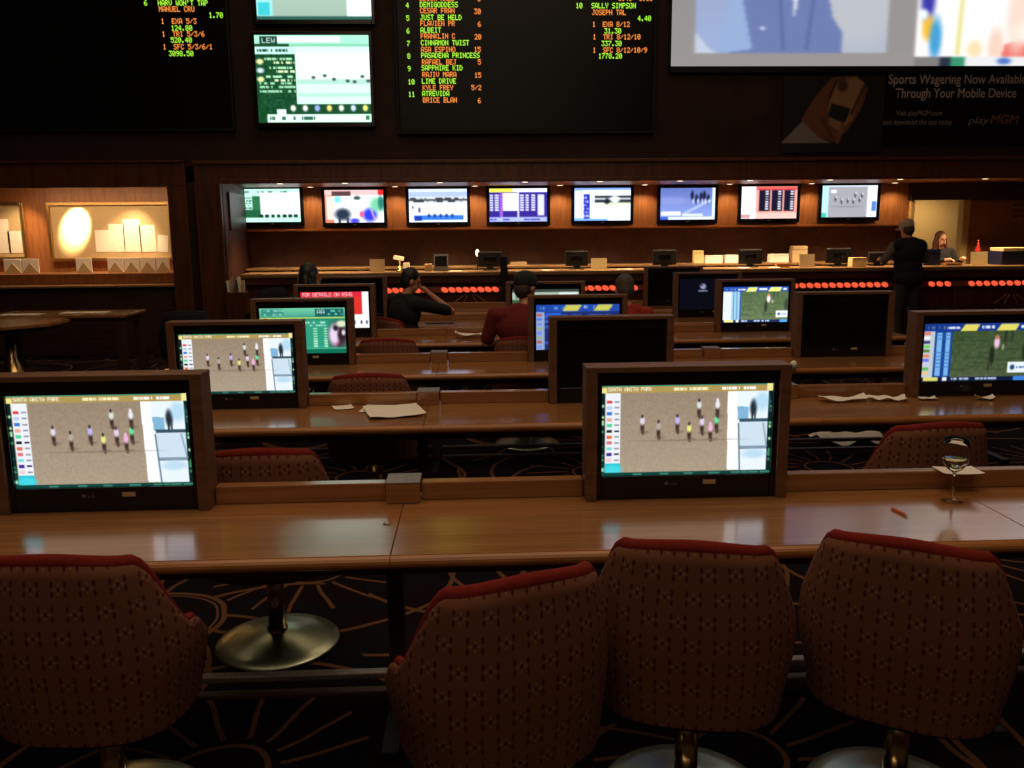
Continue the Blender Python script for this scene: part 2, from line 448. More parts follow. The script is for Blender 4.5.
def cv_turf(dark=1.0):
    c = Canvas(144, 81, (66, 84, 52)); c.vgrad(0, 0, 1, 1, (58, 78, 46), (78, 92, 62)); c.noise(0, 0, 1, 1, 4, 4)
    for i in range(14): c.blob(random.uniform(.3, .95), random.uniform(.2, .85), .1, .012, (46, 62, 38), .6)
    c.blob(.66, .56, .024, .16, (34, 40, 28)); c.blob(.635, .76, .01, .07, (48, 54, 38)); c.blob(.7, .34, .026, .1, (238, 196, 226)); c.blob(.7, .25, .016, .04, (196, 120, 84))
    c.blob(.78, .2, .012, .16, (40, 50, 38)); c.blob(.84, .22, .01, .12, (46, 56, 42)); c.blob(.97, .5, .025, .17, (40, 48, 34)); c.blob(.76, .42, .012, .05, (150, 150, 130))
    c.rect(0, 0, 1, .14, (24, 54, 140)); c.scrib(.02, .03, .2, .12, (90, 130, 150), 1); c.scrib(.22, .04, .34, .12, (220, 232, 250), 1, .9)
    c.poly([(.39, .02), (.53, .02), (.50, .13), (.35, .13)], (226, 216, 100)); c.scrib(.55, .04, .68, .11, (215, 228, 248), 1, .9)
    c.poly([(.73, .02), (.9, .02), (.87, .13), (.69, .13)], (226, 216, 100)); c.scrib(.92, .04, .99, .11, (225, 235, 250), 1, .9)
    c.rect(0, .14, .12, .93, (190, 200, 210)); cols = [(230, 120, 90), (240, 240, 245), (60, 60, 120), (110, 210, 80), (90, 120, 60), (235, 130, 90), (110, 110, 240), (200, 200, 230), (90, 180, 90), (236, 200, 130)]
    for i, k in enumerate(cols): c.rect(.01, .15+i*.075, .07, .2+i*.075, k)
    c.rect(.11, .14, .28, .93, (22, 66, 142)); c.rect(.135, .16, .18, .9, (120, 178, 232)); c.rect(.215, .16, .26, .9, (120, 178, 232))
    for i in range(12): c.rect(.11, .2+i*.06, .27, .207+i*.06, (50, 100, 170))
    c.rect(.82, .68, 1, .86, (236, 242, 250)); c.blob(.865, .77, .022, .045, (28, 70, 110)); c.scrib(.9, .74, .98, .8, (70, 120, 170), 1, .8)
    c.rect(0, .92, 1, 1, (14, 26, 60)); c.rect(.03, .93, .17, .99, (220, 214, 110)); c.rect(.21, .93, .25, .99, (235, 240, 245)); c.scrib(.29, .93, .72, .98, (170, 190, 215), 1, .8); c.rect(.88, .93, 1, 1, (60, 130, 220))
    return c.blur(1)
def cv_turf2():
    c = cv_turf(); c.a = np.clip(c.a*1.25+14, 0, 255)
    c.rect(0, .14, .13, .93, (236, 246, 252)); c.rect(.13, .14, .26, .93, (170, 214, 240)); c.rect(.16, .15, .175, .92, (80, 150, 200)); c.rect(.21, .15, .222, .92, (90, 150, 190))
    return c.blur(1)
def cv_blue():
    c = Canvas(96, 54, (26, 44, 110)); c.rect(0, 0, 1, .16, (34, 74, 170))
    c.scrib(.05, .03, .35, .12, (90, 150, 220), 1); c.poly([(.36, .02), (.55, .02), (.5, .14), (.32, .14)], (206, 204, 90)); c.scrib(.56, .03, .7, .1, (180, 200, 235), 1)
    c.poly([(.74, .02), (.92, .02), (.87, .14), (.69, .14)], (206, 204, 90)); c.rect(0, .16, .1, 1, (150, 170, 210))
    for i in range(8): c.rect(.015, .2+i*.1, .07, .26+i*.1, random.choice([(90, 120, 220), (150, 170, 120), (180, 90, 90), (120, 140, 230)]))
    c.rect(.12, .18, .3, .3, (40, 100, 220)); c.scrib(.1, .2, .9, .9, (50, 90, 190), 6, .5)
    return c.blur(1)
def cv_emblem():
    c = Canvas(80, 45, (7, 9, 20)); c.blob(.42, .26, .05, .09, (150, 160, 190)); c.blob(.40, .22, .02, .025, (40, 44, 70)); c.rect(.34, .38, .5, .43, (120, 130, 160)); c.rect(.84, .93, .97, .97, (60, 56, 60))
    return c.blur(1)
def cv_strip():
    c = Canvas(80, 45, (180, 196, 180)); c.rect(0, 0, 1, .1, (60, 70, 60)); c.scrib(.05, .12, .95, .3, (110, 130, 120), 1); c.rect(.7, .1, .98, .5, (230, 238, 240)); c.rect(0, .3, 1, 1, (60, 90, 60))
    return c.blur(1)
def cv_tv(k):
    c = Canvas(72, 42, (240, 246, 255)); W = (246, 250, 255)
    if k == 0:
        c.rect(0, 0, 1, 1, (190, 240, 220)); c.rect(.3, .12, 1, .78, W); c.rect(.16, .22, .3, .62, (46, 110, 70)); c.rect(0, .62, .3, .86, (30, 90, 60)); c.scrib(.02, .05, .95, .14, (60, 120, 100), 1, .7)
        c.scrib(.02, .24, .15, .6, (40, 90, 80), 5, .6)
        for i in range(7): c.rect(.28+i*.1, .76, .345+i*.1, .85, (20, 44, 36))
    elif k == 1:
        c.rect(0, 0, 1, 1, W); c.rect(0, .16, .15, 1, (236, 120, 96)); c.rect(.03, .2, .15, .9, (250, 215, 205)); c.rect(0, 0, 1, .16, (230, 190, 190)); c.rect(.9, 0, 1, .16, (224, 40, 40)); c.rect(.12, .04, .45, .18, (90, 60, 60))
        c.blob(.22, .3, .06, .1, (120, 214, 224)); c.blob(.3, .74, .13, .18, (40, 52, 70)); c.rect(.22, .86, .26, 1, (40, 50, 70)); c.rect(.36, .86, .4, 1, (40, 50, 70)); c.blob(.76, .76, .12, .2, (44, 60, 220)); c.blob(.62, .74, .04, .1, (226, 90, 140))
        c.blob(.9, .45, .14, .22, (120, 200, 160)); c.blob(.95, .4, .05, .2, (40, 120, 110)); c.blob(.55, .25, .06, .06, (60, 80, 80)); c.blob(.5, .94, .08, .08, (70, 70, 220)); c.line(.78, .6, .84, .9, .012, (240, 170, 230))
    elif k == 2:
        c.vgrad(0, 0, 1, 1, (210, 220, 245), (245, 250, 255)); c.rect(0, .1, 1, .24, (170, 190, 240)); c.rect(0, .27, 1, .4, (60, 62, 66)); c.scrib(0, .24, 1, .42, (200, 205, 215), 2, .6); c.rect(.08, .78, .93, .92, (50, 120, 236))
        for i in range(5): c.blob(.34+i*.1, .8, .025, .06, (40, 60, 120))
        c.blob(.18, .63, .02, .08, (60, 70, 110)); c.blob(.07, .55, .015, .05, (80, 90, 120)); c.rect(.1, .8, .22, .95, (30, 60, 160))
    elif k == 3:
        c.rect(0, 0, 1, 1, (52, 38, 140)); c.rect(0, 0, .4, .13, (240, 226, 90)); c.rect(.4, 0, 1, .13, (236, 240, 255)); c.rect(.24, .14, .5, .66, (246, 246, 255)); c.rect(.18, .14, .23, 1, (150, 90, 210)); c.rect(.49, .1, .51, 1, (220, 220, 250))
        for x in (.01, .1, .53, .62, .72, .84):
            for r in range(7): c.rect(x, .2+r*.07, x+.065, .245+r*.07, (226, 230, 255))
        c.rect(0, .86, 1, 1, (170, 180, 245)); c.scrib(.02, .88, .98, .98, (70, 70, 180), 1); c.rect(.84, .2, .95, .8, (210, 214, 250))
    elif k == 4:
        c.rect(0, 0, .14, 1, (150, 200, 255)); c.rect(.02, .1, .12, .9, (230, 240, 255)); c.rect(.16, .2, .28, .95, (40, 44, 180)); c.rect(.36, .25, 1, .45, (50, 56, 62)); c.rect(.36, .3, 1, .36, (200, 205, 215)); c.rect(.0, .0, 1, .06, (120, 160, 255))
        c.blob(.58, .42, .04, .1, (24, 30, 40)); c.blob(.72, .35, .08, .1, (250, 250, 255)); c.scrib(.17, .25, .27, .9, (170, 190, 255), 6, .5); c.rect(0, .93, .6, 1, (120, 170, 250)); c.line(.38, .52, 1, .48, .02, (200, 210, 160))
    elif k == 5:
        c.vgrad(0, 0, 1, 1, (92, 110, 180), (140, 160, 226)); c.blob(.2, .4, .3, .12, (140, 150, 210), .6)
        for x in (.58, .66, .74, .8, .87): c.blob(x, .3+.06*math.sin(x*30), .03, .14, (26, 30, 62)); c.blob(x+.02, .42, .012, .08, (200, 210, 240))
        c.line(.45, .8, .9, .4, .03, (190, 205, 245), .7); c.rect(.03, .74, .38, .85, (235, 240, 255)); c.rect(.4, .8, .78, .87, (210, 222, 255)); c.rect(.95, 0, 1, 1, (220, 235, 255)); c.rect(0, .9, 1, 1, (220, 235, 255)); c.rect(0, .9, .15, 1, (60, 90, 200))
    elif k == 6:
        c.rect(0, 0, 1, 1, (236, 160, 146)); c.rect(0, 0, .26, 1, (252, 244, 252)); c.rect(.26, .02, 1, .12, (214, 80, 80))
        for x in (.32, .54, .76):
            c.rect(x, .12, x+.19, .76, (24, 22, 44)); 
            for r in range(8): c.rect(x+.11, .15+r*.075, x+.17, .19+r*.075, (226, 224, 244))
        c.rect(.26, .8, 1, 1, (238, 190, 180)); c.rect(.0, .86, .16, .98, (200, 150, 150))
    else:
        c.rect(0, 0, 1, 1, (158, 158, 166)); c.rect(0, 0, .12, 1, (180, 226, 240)); c.rect(.0, .85, .1, 1, (60, 190, 160)); c.rect(.82, 0, 1, 1, (228, 238, 255)); c.rect(.9, .5, .98, .8, (80, 130, 200)); c.rect(.12, 0, .9, .05, (210, 225, 240)); c.rect(.16, .15, .26, .25, (240, 240, 240))
        for i, (x, y) in enumerate([(.25, .42), (.36, .5), (.47, .48), (.57, .5), (.68, .45), (.72, .32), (.6, .3)]): c.blob(x, y, .018, .08, (60, 56, 66)); c.blob(x+.01, y-.05, .012, .04, (220, 220, 230))
        c.blob(.45, .66, .3, .02, (130, 130, 138))
    return c.blur(1)
def cv_stack():
    c = Canvas(150, 120, (20, 70, 40)); c.rect(.35, .12, 1, .78, (205, 244, 226)); c.vgrad(.36, .2, 1, .5, (240, 255, 248), (228, 252, 240)); c.rect(.36, .5, 1, .56, (170, 214, 200)); c.rect(.36, .66, 1, .7, (170, 220, 200))
    for x, y in [(.5, .48), (.6, .46), (.68, .5), (.8, .52), (.86, .53), (.93, .47), (.98, .52)]: c.blob(x, y, .018, .018, (60, 80, 76))
    c.rect(0, 0, 1, .1, (160, 226, 200)); c.rect(.05, .02, .2, .1, (20, 50, 40)); c.text(10, 4, 'LEW', (200, 240, 220)); c.rect(.2, .02, .75, .08, (226, 255, 244)); c.rect(.3, .1, 1, .13, (130, 200, 170))
    c.rect(0, .13, .35, .22, (190, 236, 226)); c.scrib(.02, .15, .32, .2, (40, 80, 70), 1); c.noise(0, .2, .35, 1, 6, 3)
    for i in range(3):
        c.blob(.04, .3+i*.1, .03, .03, (228, 232, 160) if i != 1 else (200, 214, 220)); c.scrib(.08, .25+i*.1, .32, .29+i*.1, (170, 226, 180), 1, .8); c.scrib(.16, .29+i*.1, .34, .33+i*.1, (220, 240, 190), 1, .7)
    c.scrib(.03, .52, .34, .66, (150, 210, 170), 3, .8)
    for i in range(7): c.rect(.27+i*.106, .79, .36+i*.106, .88, (24, 70, 44)); c.blob(.31+i*.106, .83, .022, .035, [(236, 236, 226), (240, 230, 235), (150, 170, 240), (245, 215, 120), (236, 236, 226), (200, 215, 250), (240, 225, 120)][i])
    c.rect(.08, .9, 1, .99, (216, 248, 232)); c.scrib(.1, .91, .5, .98, (50, 100, 80), 1, .7); c.rect(.0, .97, .08, 1, (20, 70, 40)); c.rect(.95, .92, .98, .97, (40, 120, 60)); c.rect(.17, .84, .25, .9, (216, 248, 232))
    return c.blur(1)
def cv_stack2():
    c = Canvas(120, 90, (150, 178, 160)); c.vgrad(0, 0, 1, 1, (176, 200, 186), (150, 176, 160)); c.rect(0, 0, .14, 1, (150, 220, 215)); c.rect(.02, .8, .12, .95, (60, 190, 200)); c.rect(.78, 0, 1, 1, (226, 250, 240)); c.rect(.84, 0, .88, 1, (255, 255, 255))
    for x, y in [(.25, .4), (.36, .46), (.46, .38), (.54, .5), (.62, .44)]: c.blob(x, y, .02, .06, (70, 80, 74))
    c.rect(0, .96, 1, 1, (40, 90, 80)); return c.blur(1)
def cv_proj():
    c = Canvas(240, 180, (150, 146, 146))          # covers the whole projection; bottom part is in the photo
    c.vgrad(0, 0, 1, 1, (140, 138, 142), (152, 147, 145))
    # suited figure
    c.rect(.062, .1, .56, .925, (166, 176, 198)); c.vgrad(.062, .1, .3, .925, (150, 160, 190), (158, 176, 216)); c.blob(.47, .55, .16, .4, (190, 194, 200), .9); c.rect(.56, .0, .65, 1, (150, 146, 146))
    c.poly([(.15, .925), (.17, .5), (.26, .4), (.38, .4), (.415, .72), (.44, .8), (.44, .925)], (110, 126, 178)); c.poly([(.12, .925), (.13, .78), (.17, .5), (.21, .9)], (150, 176, 216)); c.poly([(.062, .8), (.1, .9), (.12, .925), (.062, .925)], (196, 206, 226))
    c.blob(.32, .2, .05, .1, (214, 190, 180)); c.poly([(.3, .4), (.34, .4), (.315, .72)], (236, 236, 242)); c.blob(.235, .78, .006, .01, (220, 228, 244)); c.line(.27, .45, .29, .9, .004, (90, 104, 150)); c.line(.37, .45, .35, .9, .004, (90, 104, 150))
    c.rect(.40, .925, .66, 1, (152, 147, 145)); c.rect(.062, .925, .66, 1, (152, 147, 145))
    # bright second picture
    c.rect(.635, .0, 1, .945, (255, 252, 250)); c.blob(.66, .62, .018, .12, (60, 60, 170)); c.blob(.665, .78, .016, .07, (250, 190, 60)); c.blob(.685, .84, .016, .12, (70, 160, 214)); c.blob(.65, .7, .012, .03, (240, 250, 255))
    c.line(.75, .5, .745, .93, .005, (226, 220, 130)); c.blob(.79, .9, .02, .05, (252, 226, 180)); c.blob(.845, .88, .02, .1, (246, 214, 196)); c.poly([(.87, .87), (1, .78), (1, .945), (.86, .945)], (236, 120, 110)); c.blob(.9, .7, .03, .2, (250, 222, 206)); c.blob(.94, .8, .05, .07, (255, 240, 226))
    c.rect(.635, .945, 1, 1, (180, 180, 182)); c.rect(.635, .945, .7, 1, (130, 126, 126)); c.rect(.7, .945, .728, 1, (40, 50, 66)); c.rect(.728, .945, .765, 1, (60, 150, 110)); c.rect(.765, .945, 1, 1, (238, 238, 240)); c.blob(.87, .97, .018, .02, (80, 120, 200))
    return c.blur(4)

# ------------------------------------------------------------------ setting
XL, XR, YB, CE = -10.0, 11.0, 14.0, 7.2
struct('floor', MB().box(XL, XR, -2.5, 17, -.1, 0), 'carpet')
struct('ceiling', MB().box(XL, XR, -2.5, 17, CE, CE+.1), plain('ceiling paint', (.05, .035, .028), .9))
struct('wall_left', MB().box(XL-.1, XL, -2.5, 17, 0, CE), 'fascia')
struct('wall_right', MB().box(XR, XR+.1, -2.5, 17, 0, CE), 'fascia')
YF = 12.3                                                   # face of the wall above the counters
zf = at(500, 180, YF).z; zm = at(500, 161, YF).z
struct('wall_back', MB().box(XL, XR, YF, YF+.25, zf, CE), 'fascia')
xa, xb, xc, xd = [at(p, 200, YF).x for p in (169, 188, 197, 223)]
# mouldings round the two openings
t = MB().box(XL, xb, YF-.06, YF, at(100, 187, YF).z, at(100, 162, YF).z, .01).box(xa, xb, YF-.06, YF, 0, at(100, 187, YF).z, .01)
t.box(XL, xb+.01, YF-.1, YF, at(100, 163.5, YF).z, at(100, 161, YF).z, .01); t.box(XL, xa+.02, YF-.09, YF, at(100, 188, YF).z, at(100, 185.5, YF).z, .008)
struct('trim_1', t, 'frame')
t = MB().box(xc, XR, YF-.06, YF, zf-.02, zm, .01).box(xc, xd, YF-.06, YF, 0, zf, .01)
t.box(xc-.01, XR, YF-.1, YF, zm-.03, zm+.02, .01).box(xd-.02, XR, YF-.1, YF, zf-.03, zf+.03, .01)
t.box(xd-.04, xd, YF-.1, YF, 0, zf, .008).box(xc, xc+.04, YF-.1, YF, 0, zf, .008)
struct('trim_2', t, 'frame')
struct('wall_pier', MB().box(xb-.02, xc+.02, YF-.0, YF+.25, 0, zf+.2), 'fascia')
# reveal at the left of the betting counter
p0 = Vector((xd, YF)); p1 = Vector((at(246, 200, YB).x, YB))
rv = MB(); a = [(p0.x, p0.y), (p1.x, p1.y), (p1.x-.3, p1.y), (p0.x-.25, p0.y+.02)]
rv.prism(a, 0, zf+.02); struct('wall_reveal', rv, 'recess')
# raised panel in the reveal
d = (p1-p0).normalized(); nrm = Vector((d.y, -d.x))
def rev_pt(s, off): q = p0+d*s+nrm*off; return (q.x, q.y)
L = (p1-p0).length
struct('trim_3', MB().prism([rev_pt(.18*L, .0), rev_pt(.18*L, .03), rev_pt(.85*L, .03), rev_pt(.85*L, 0)], 1.75, 2.28), 'frame')
# betting alcove
struct('ceiling_alcove', MB().box(XL, XR, YF+.25, 17, zf, zf+.1), 'panel')
ledz = at(600, 226.5, YB-.16).z
xdoor0 = at(913, 230, YB).x; xdoor1 = at(966, 230, YB).x
struct('wall_television', MB().box(p1.x-.1, xdoor0-.08, YB, YB+.12, ledz, zf), 'panel')
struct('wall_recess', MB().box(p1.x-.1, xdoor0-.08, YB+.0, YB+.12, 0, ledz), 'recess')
struct('trim_4', MB().box(p1.x, xdoor0-.1, YB-.18, YB, ledz-.035, ledz, .008), 'desk_edge')
struct('wall_corridor', MB().box(xdoor0-.9, xdoor1+2.2, 15.6, 15.7, 0, zf), 'yellow')
struct('wall_right_bay', MB().box(xdoor1+.02, XR, YB, YB+.12, 0, zf), 'panel')
hz = at(940, 200, YB).z
struct('trim_5', MB().box(xdoor0-.12, XR, YB-.12, YB+.02, hz, zf, .01), 'fascia')
dt = MB().box(xdoor0-.09, xdoor0-.02, YB-.05, YB+.14, 0, hz, .01).box(xdoor1-.08, xdoor1+.03, YB-.03, YB+.14, 0, hz, .01)
struct('door_1', dt, 'yellow')
# left alcove
YA = 13.35
struct('wall_left_alcove', MB().box(XL, xa+.6, YA, YA+.1, 0, 3), 'panel')
struct('wall_alcove_side', MB().box(xa-.02, xa+.1, YF+.02, YA, 0, zf+.1), 'panel')
cz0, cz1 = at(80, 288, YF+.05).z, at(80, 274, YF+.2).z
tk = thing('alcove_counter', 'low wooden writing counter under the lit form boards in the left alcove', 'counter', (0, 0, 0))
MB().box(XL+.02, xa-.03, YF+.3, YA-.02, cz0+.04, cz1, .01).build('riser', 'panel', tk)
MB().box(XL+.02, xa-.03, YF-.0, YF+.32, cz0, cz0+.035, .01).build('ledge', 'bartop', tk)
MB().box(XL+.02, xa-.03, YF+.1, YA-.02, 0, cz0, .01).build('front_panel', 'desk_dark', tk)

# ------------------------------------------------------------------ lamps
def lamp(kind, name, loc, power, color, size=.1, target=None, **k):
    l = bpy.data.lights.new(name, kind); l.energy = power; l.color = color
    o = bpy.data.objects.new(name, l); COL.objects.link(o); o.location = loc
    if kind == 'SPOT': l.shadow_soft_size = size; l.spot_size = k.get('cone', 1.2); l.spot_blend = k.get('blend', .6)
    elif kind == 'AREA': l.shape = 'RECTANGLE'; l.size = size; l.size_y = k.get('sy', size)
    else: l.shadow_soft_size = size
    if target is not None: o.rotation_euler = (Vector(target)-Vector(loc)).to_track_quat('-Z', 'Y').to_euler()
    return o
w = bpy.data.worlds.new('dim room'); sc.world = w; w.use_nodes = True
w.node_tree.nodes['Background'].inputs[0].default_value = (1, .62, .38, 1); w.node_tree.nodes['Background'].inputs[1].default_value = .02
WARM = (1, .7, .4)
lamp('AREA', 'ceiling_wash', (0, 3.6, CE-.15), 170, (1, .74, .5), 7, (0, 3.6, 0), sy=5)
lamp('AREA', 'room_wash_behind', (0, -1.6, 5.2), 42, (1, .76, .54), 6, (0, 2.6, .5), sy=1.5)
lamp('AREA', 'ceiling_wash_far', (0, 9.5, CE-.15), 60, (1, .7, .45), 9, (0, 9.5, 0), sy=3)
def downlight(px, py, Y, target, power, label, cone=1.3):
    x = at(px, py, Y).x; z = zf
    t = thing('downlight', label, 'light', (x, Y, z), 0, 'small recessed downlights over the counters')
    MB().lathe([(.0, -.004), (.045, -.004), (.05, -.012), (.065, -.012), (.065, -.0005), (0, -.0005)]).build('trim_ring', 'steel', t, True)
    MB().lathe([(.0, -.006), (.042, -.006), (.042, -.012), (0, -.012)]).build('lens', 'lamp', t, True)
    tx = at(*target).x if len(target) == 3 else None
    lamp('SPOT', 'downlight_beam', (x, Y, z-.03), power, WARM, .03, at(*target), cone=cone, blend=.8)
downlight(72, 190, 12.85, (77, 226, YA), 1000, 'small round downlight above the brightest form board', .62)
downlight(128, 190, 12.85, (132, 262, YA), 75, 'small round downlight above the sheets on the form board', 1.2)
downlight(30, 190, 12.85, (12, 262, YA), 70, 'small round downlight above the form board cut by the edge', 1.2)
lamp('AREA', 'alcove_glow', (at(85, 190, 12.9).x, 12.62, zf-.08), 19, WARM, 2.2, (at(85, 190, 12.9).x, 13.1, .9), sy=.12)
for i, px in enumerate([280, 345, 440, 525, 600, 680, 750, 830, 900, 985]):
    downlight(px, 183, 12.68, (px+4, 268, 12.95), 6.4*[22, 30, 34, 26, 36, 30, 46, 38, 22, 30][i], 'small round downlight in the soffit over the betting counter', 1.5)
for px in (310, 395, 475, 560, 645, 730, 812, 895):
    downlight(px, 182, 13.72, (px, 245, YB), 21, 'small round downlight in the soffit close to the television wall', 1.9)
lamp('AREA', 'corridor_lamp', (at(938, 200, 14.9).x, 14.9, zf-.1), 14, (1, .8, .5), .6, (at(938, 200, 14.9).x, 14.9, 0))

# ------------------------------------------------------------------ wall of results boards, televisions and projection
def results_board(label, px0, px1, py1, lines, pyT=-60):
    a = at(px0, py1, YF-.06); b = at(px1, py1, YF-.06); zt = at((px0+px1)/2, pyT, YF-.06).z
    t = thing('results_board', label, 'board', (a.x, YF, a.z))
    Wd = b.x-a.x; H = zt-a.z
    MB().box(0, Wd, -.06, -.002, 0, H, .006).build('panel', 'board', t)
    fr = MB().box(-.03, 0, -.075, -.002, -.03, H, .004).box(Wd, Wd+.03, -.075, -.002, -.03, H, .004).box(0, Wd, -.075, -.002, -.03, 0, .004)
    fr.build('frame', 'black', t)
    # lit dots: one cell is one dot
    ch = .545*YF/F; cvv = .66*YF/F
    nx = int(Wd/ch); zvis = at((px0+px1)/2, -8, YF-.06).z-a.z; nz = int(zvis/cvv)
    c = Canvas(nx, nz, (0, 0, 0))
    for px, py, s, k in lines:
        p = at(px, py, YF-.06); c.text(int((p.x-a.x)/ch), nz-int((p.z-a.z)/cvv), s, (176, 255, 60) if k == 'g' else (255, 146, 62))
    c.a[::2] *= .96
    picture('lit_text', c, .01, Wd-.01, .01, zvis, -.0625, 'led', t)
    return t
g, o_ = 'g', 'o'
results_board('big black results board with short payout list, at the far end over the form boards', -120, 233, 130,
  [(144, .6, '6', g), (158, .6, 'HARV WON\'T TAP', g), (159, 6.5, 'MANUEL CRU', o_), (209, 13, '1.70', g), (161, 19, '1  EXA 5/3', o_), (171, 25.5, '124.80', g), (162, 32, '1  TRI 5/3/6', o_),
   (171, 38, '520.40', g), (163, 44.5, '1  SFC 5/3/6/1', o_), (169, 51, '3098.50', g)])
ll = []
for i, (n_, nm, jo, od) in enumerate([('3', '', 'EDWIN MALD', '6'), ('4', 'DEMIGODDESS', 'CESAR FRAN', '30'), ('5', 'JUST BE HELD', 'FLAVIEN PR', '6'), ('6', 'ALBEIT', 'FRANKLIN C', '20'), ('7', 'CINNAMON TWIST', 'ASA ESPINO', '15'),
     ('8', 'PASADENA PRINCESS', 'RAFAEL BEJ', '5'), ('9', 'SAPPHIRE KID', 'RAJIV MARA', '15'), ('10', 'LIME DRIVE', 'KYLE FREY', '5/2'), ('11', 'ATREVIDA', 'BRICE BLAN', '6')]):
    y = -10.2+i*12.7; dx = i*.35
    ll += [(405.5+dx, y+.6, n_, g), (419.5+dx, y, nm, g), (419.8+dx, y+6.4, jo, o_), (481-3.4*(len(od))+dx*.2, y+6.6, od, o_)]
ll += [(619, -3.6, '5.40  3.80', o_), (576, 3.6, '10', g), (592, 3.6, 'SALLY SIMPSON', g), (592, 10, 'JOSEPH TAL', o_), (638, 16, '4.40', g), (593, 22.4, '1  EXA 8/12', o_), (605, 29, '31.30', g),
       (593, 35, '1  TRI 8/12/10', o_), (602, 41.5, '337.30', g), (593, 48, '1  SFC 8/12/10/9', o_), (599, 54, '1778.20', g)]
results_board('big black results board listing runners, hung between the stacked televisions and the projection screen', 400, 652, 132, ll)

def wall_tv(label, x0, x1, z0, z1, y, cv, bez, mat='scr', group=None, name='wall_television_set', logo=True):
    t = thing(name.replace('_set', ''), label, 'television', ((x0+x1)/2, y, z0), 0, group)
    w = (x1-x0)/2; h = z1-z0
    MB().box(-w-bez, w+bez, -.06, -.0, -bez*1.3, h+bez, .008).build('casing', 'black', t)
    fb = MB()
    for q in ((-w-bez, -w, -bez*1.3, h+bez), (w, w+bez, -bez*1.3, h+bez), (-w, w, -bez*1.3, 0), (-w, w, h, h+bez)): fb.box(q[0], q[1], -.078, -.06, q[2], q[3], .004)
    bz = fb.build('bezel', 'gloss', t)
    picture('screen', cv, -w, w, 0, h, -.063, mat, t)
    if logo: MB().box(-.025, .025, -.0795, -.078, -bez*.8, -bez*.45).build('logo', 'steel', bz)
    return t
def px_tv(label, px0, py0, px1, py1, Y, cv, bez, **k):
    a = at(px0, py1, Y); b = at(px1, py0, Y); a2 = at(px1, py1, Y); b2 = at(px0, py0, Y)
    return wall_tv(label, a.x/2+b2.x/2, b.x/2+a2.x/2, (a.z+a2.z)/2, (b.z+b2.z)/2, Y+.07, cv, bez, **k)
px_tv('green tinted television showing a race card, lower of the stack beside the results boards', 256.5, 35, 370, 122.5, YF-.09, cv_stack(), .045, mat='scr2', logo=False)
px_tv('television showing a grey track, directly above the green race card television', 254.5, -70, 370, 19.5, YF-.09, cv_stack2(), .045, mat='scr2', logo=False)
px_tv('television at the top of the stack above the results boards', 253, -180, 370, -86, YF-.09, cv_stack2(), .045, mat='scr2', logo=False)
tvx = [(243, 300, 189, 222), (325, 383.5, 190, 222.5), (409, 467, 189, 222), (489.5, 547, 188.5, 221.5), (574.5, 630.5, 188, 220.5), (660.5, 715, 188, 219.5), (741.5, 797, 186.5, 218.5), (822, 877, 185.5, 217)]
tvl = ['television with a pale race card, next to the panelled reveal', 'television with blue horses and a red corner', 'television with a white track and blue caption bar',
       'television with a purple odds table and yellow corner', 'television with a white picture and dark blue left column', 'television with a violet blue galloping field',
       'television with three dark columns on a salmon picture', 'television with a grey track and pale side panels, nearest the doorway']
for i, (a, b, c, d_) in enumerate(tvx):
    px_tv(tvl[i]+', on the wood wall', a, c, b, d_, YB-.09, cv_tv(i), .05, group='televisions in a row over the betting counter', mat='scr2')
# projection screen
a = at(671, 66, YF-.06); b = at(1260, 60, YF-.06); zt = at(850, -235, YF).z
t = thing('projection_screen', 'large grey projection screen with a suited figure, high above the mobile betting banner', 'screen', (a.x, YF, a.z))
Wd = b.x-a.x; H = zt-a.z
MB().box(0, Wd, -.04, -.002, -.02, H).build('backing', 'black', t)
c = cv_proj(); 
# squeeze: the canvas spans 671..1097 px, bottom third of the height carries what the photo shows
k = (at(1050, 60, YF).x-a.x)
picture('picture', c, 0, k, 0, at(850, -110, YF).z-a.z, -.045, 'scr', t)
c2 = Canvas(8, 8, (150, 147, 147)); picture('picture', c2, 0, k, at(850, -110, YF).z-a.z, H, -.045, 'scr', t); 
c3 = Canvas(8, 8, (250, 246, 244)); picture('picture', c3, k, Wd, 0, H, -.045, 'scr', t)
MB().box(-.03, Wd, -.07, -.002, -.09, -.005, .006).box(-.03, -.002, -.07, -.002, -.09, H, .006).build('frame', 'black', t)
# banner
def words(str_, x0, x1, z0, hgt, y, mat, parent, name='lettering', shear=0, bold=0):
    cu = bpy.data.curves.new('words', 'FONT'); cu.body = str_; cu.size = 1; cu.extrude = 0; cu.shear = shear; cu.offset = bold
    ob = bpy.data.objects.new('words', cu); COL.objects.link(ob); bpy.context.view_layer.update()
    me = bpy.data.meshes.new_from_object(ob.evaluated_get(bpy.context.evaluated_depsgraph_get()))
    COL.objects.unlink(ob); bpy.data.objects.remove(ob)
    n = len(me.vertices); q = np.zeros(n*3); me.vertices.foreach_get('co', q); q = q.reshape(-1, 3)
    lo, hi = q.min(0), q.max(0)
    r = np.zeros_like(q); r[:, 0] = x0+(q[:, 0]-lo[0])/(hi[0]-lo[0])*(x1-x0); r[:, 2] = z0+q[:, 1]*hgt/.72; r[:, 1] = y
    me.vertices.foreach_set('co', r.ravel()); me.update()
    return link(name, me, mat, parent)
a = at(781, 146, YF-.03); b = at(1120, 143, YF-.03); zt = at(900, 74, YF-.03).z
t = thing('banner', 'dark betting banner with a hand holding a phone, hung under the projection screen', 'banner', (a.x, YF, a.z))
Wd = b.x-a.x; H = zt-a.z
MB().box(0, Wd, -.03, -.002, 0, H).build('panel', plain('banner print', (.009, .006, .006), .7, spec=.1), t)
c = Canvas(150, 110, (26, 17, 15)); R = lambda p: ((p[0]-781)/100, (p[1]-72)/70)
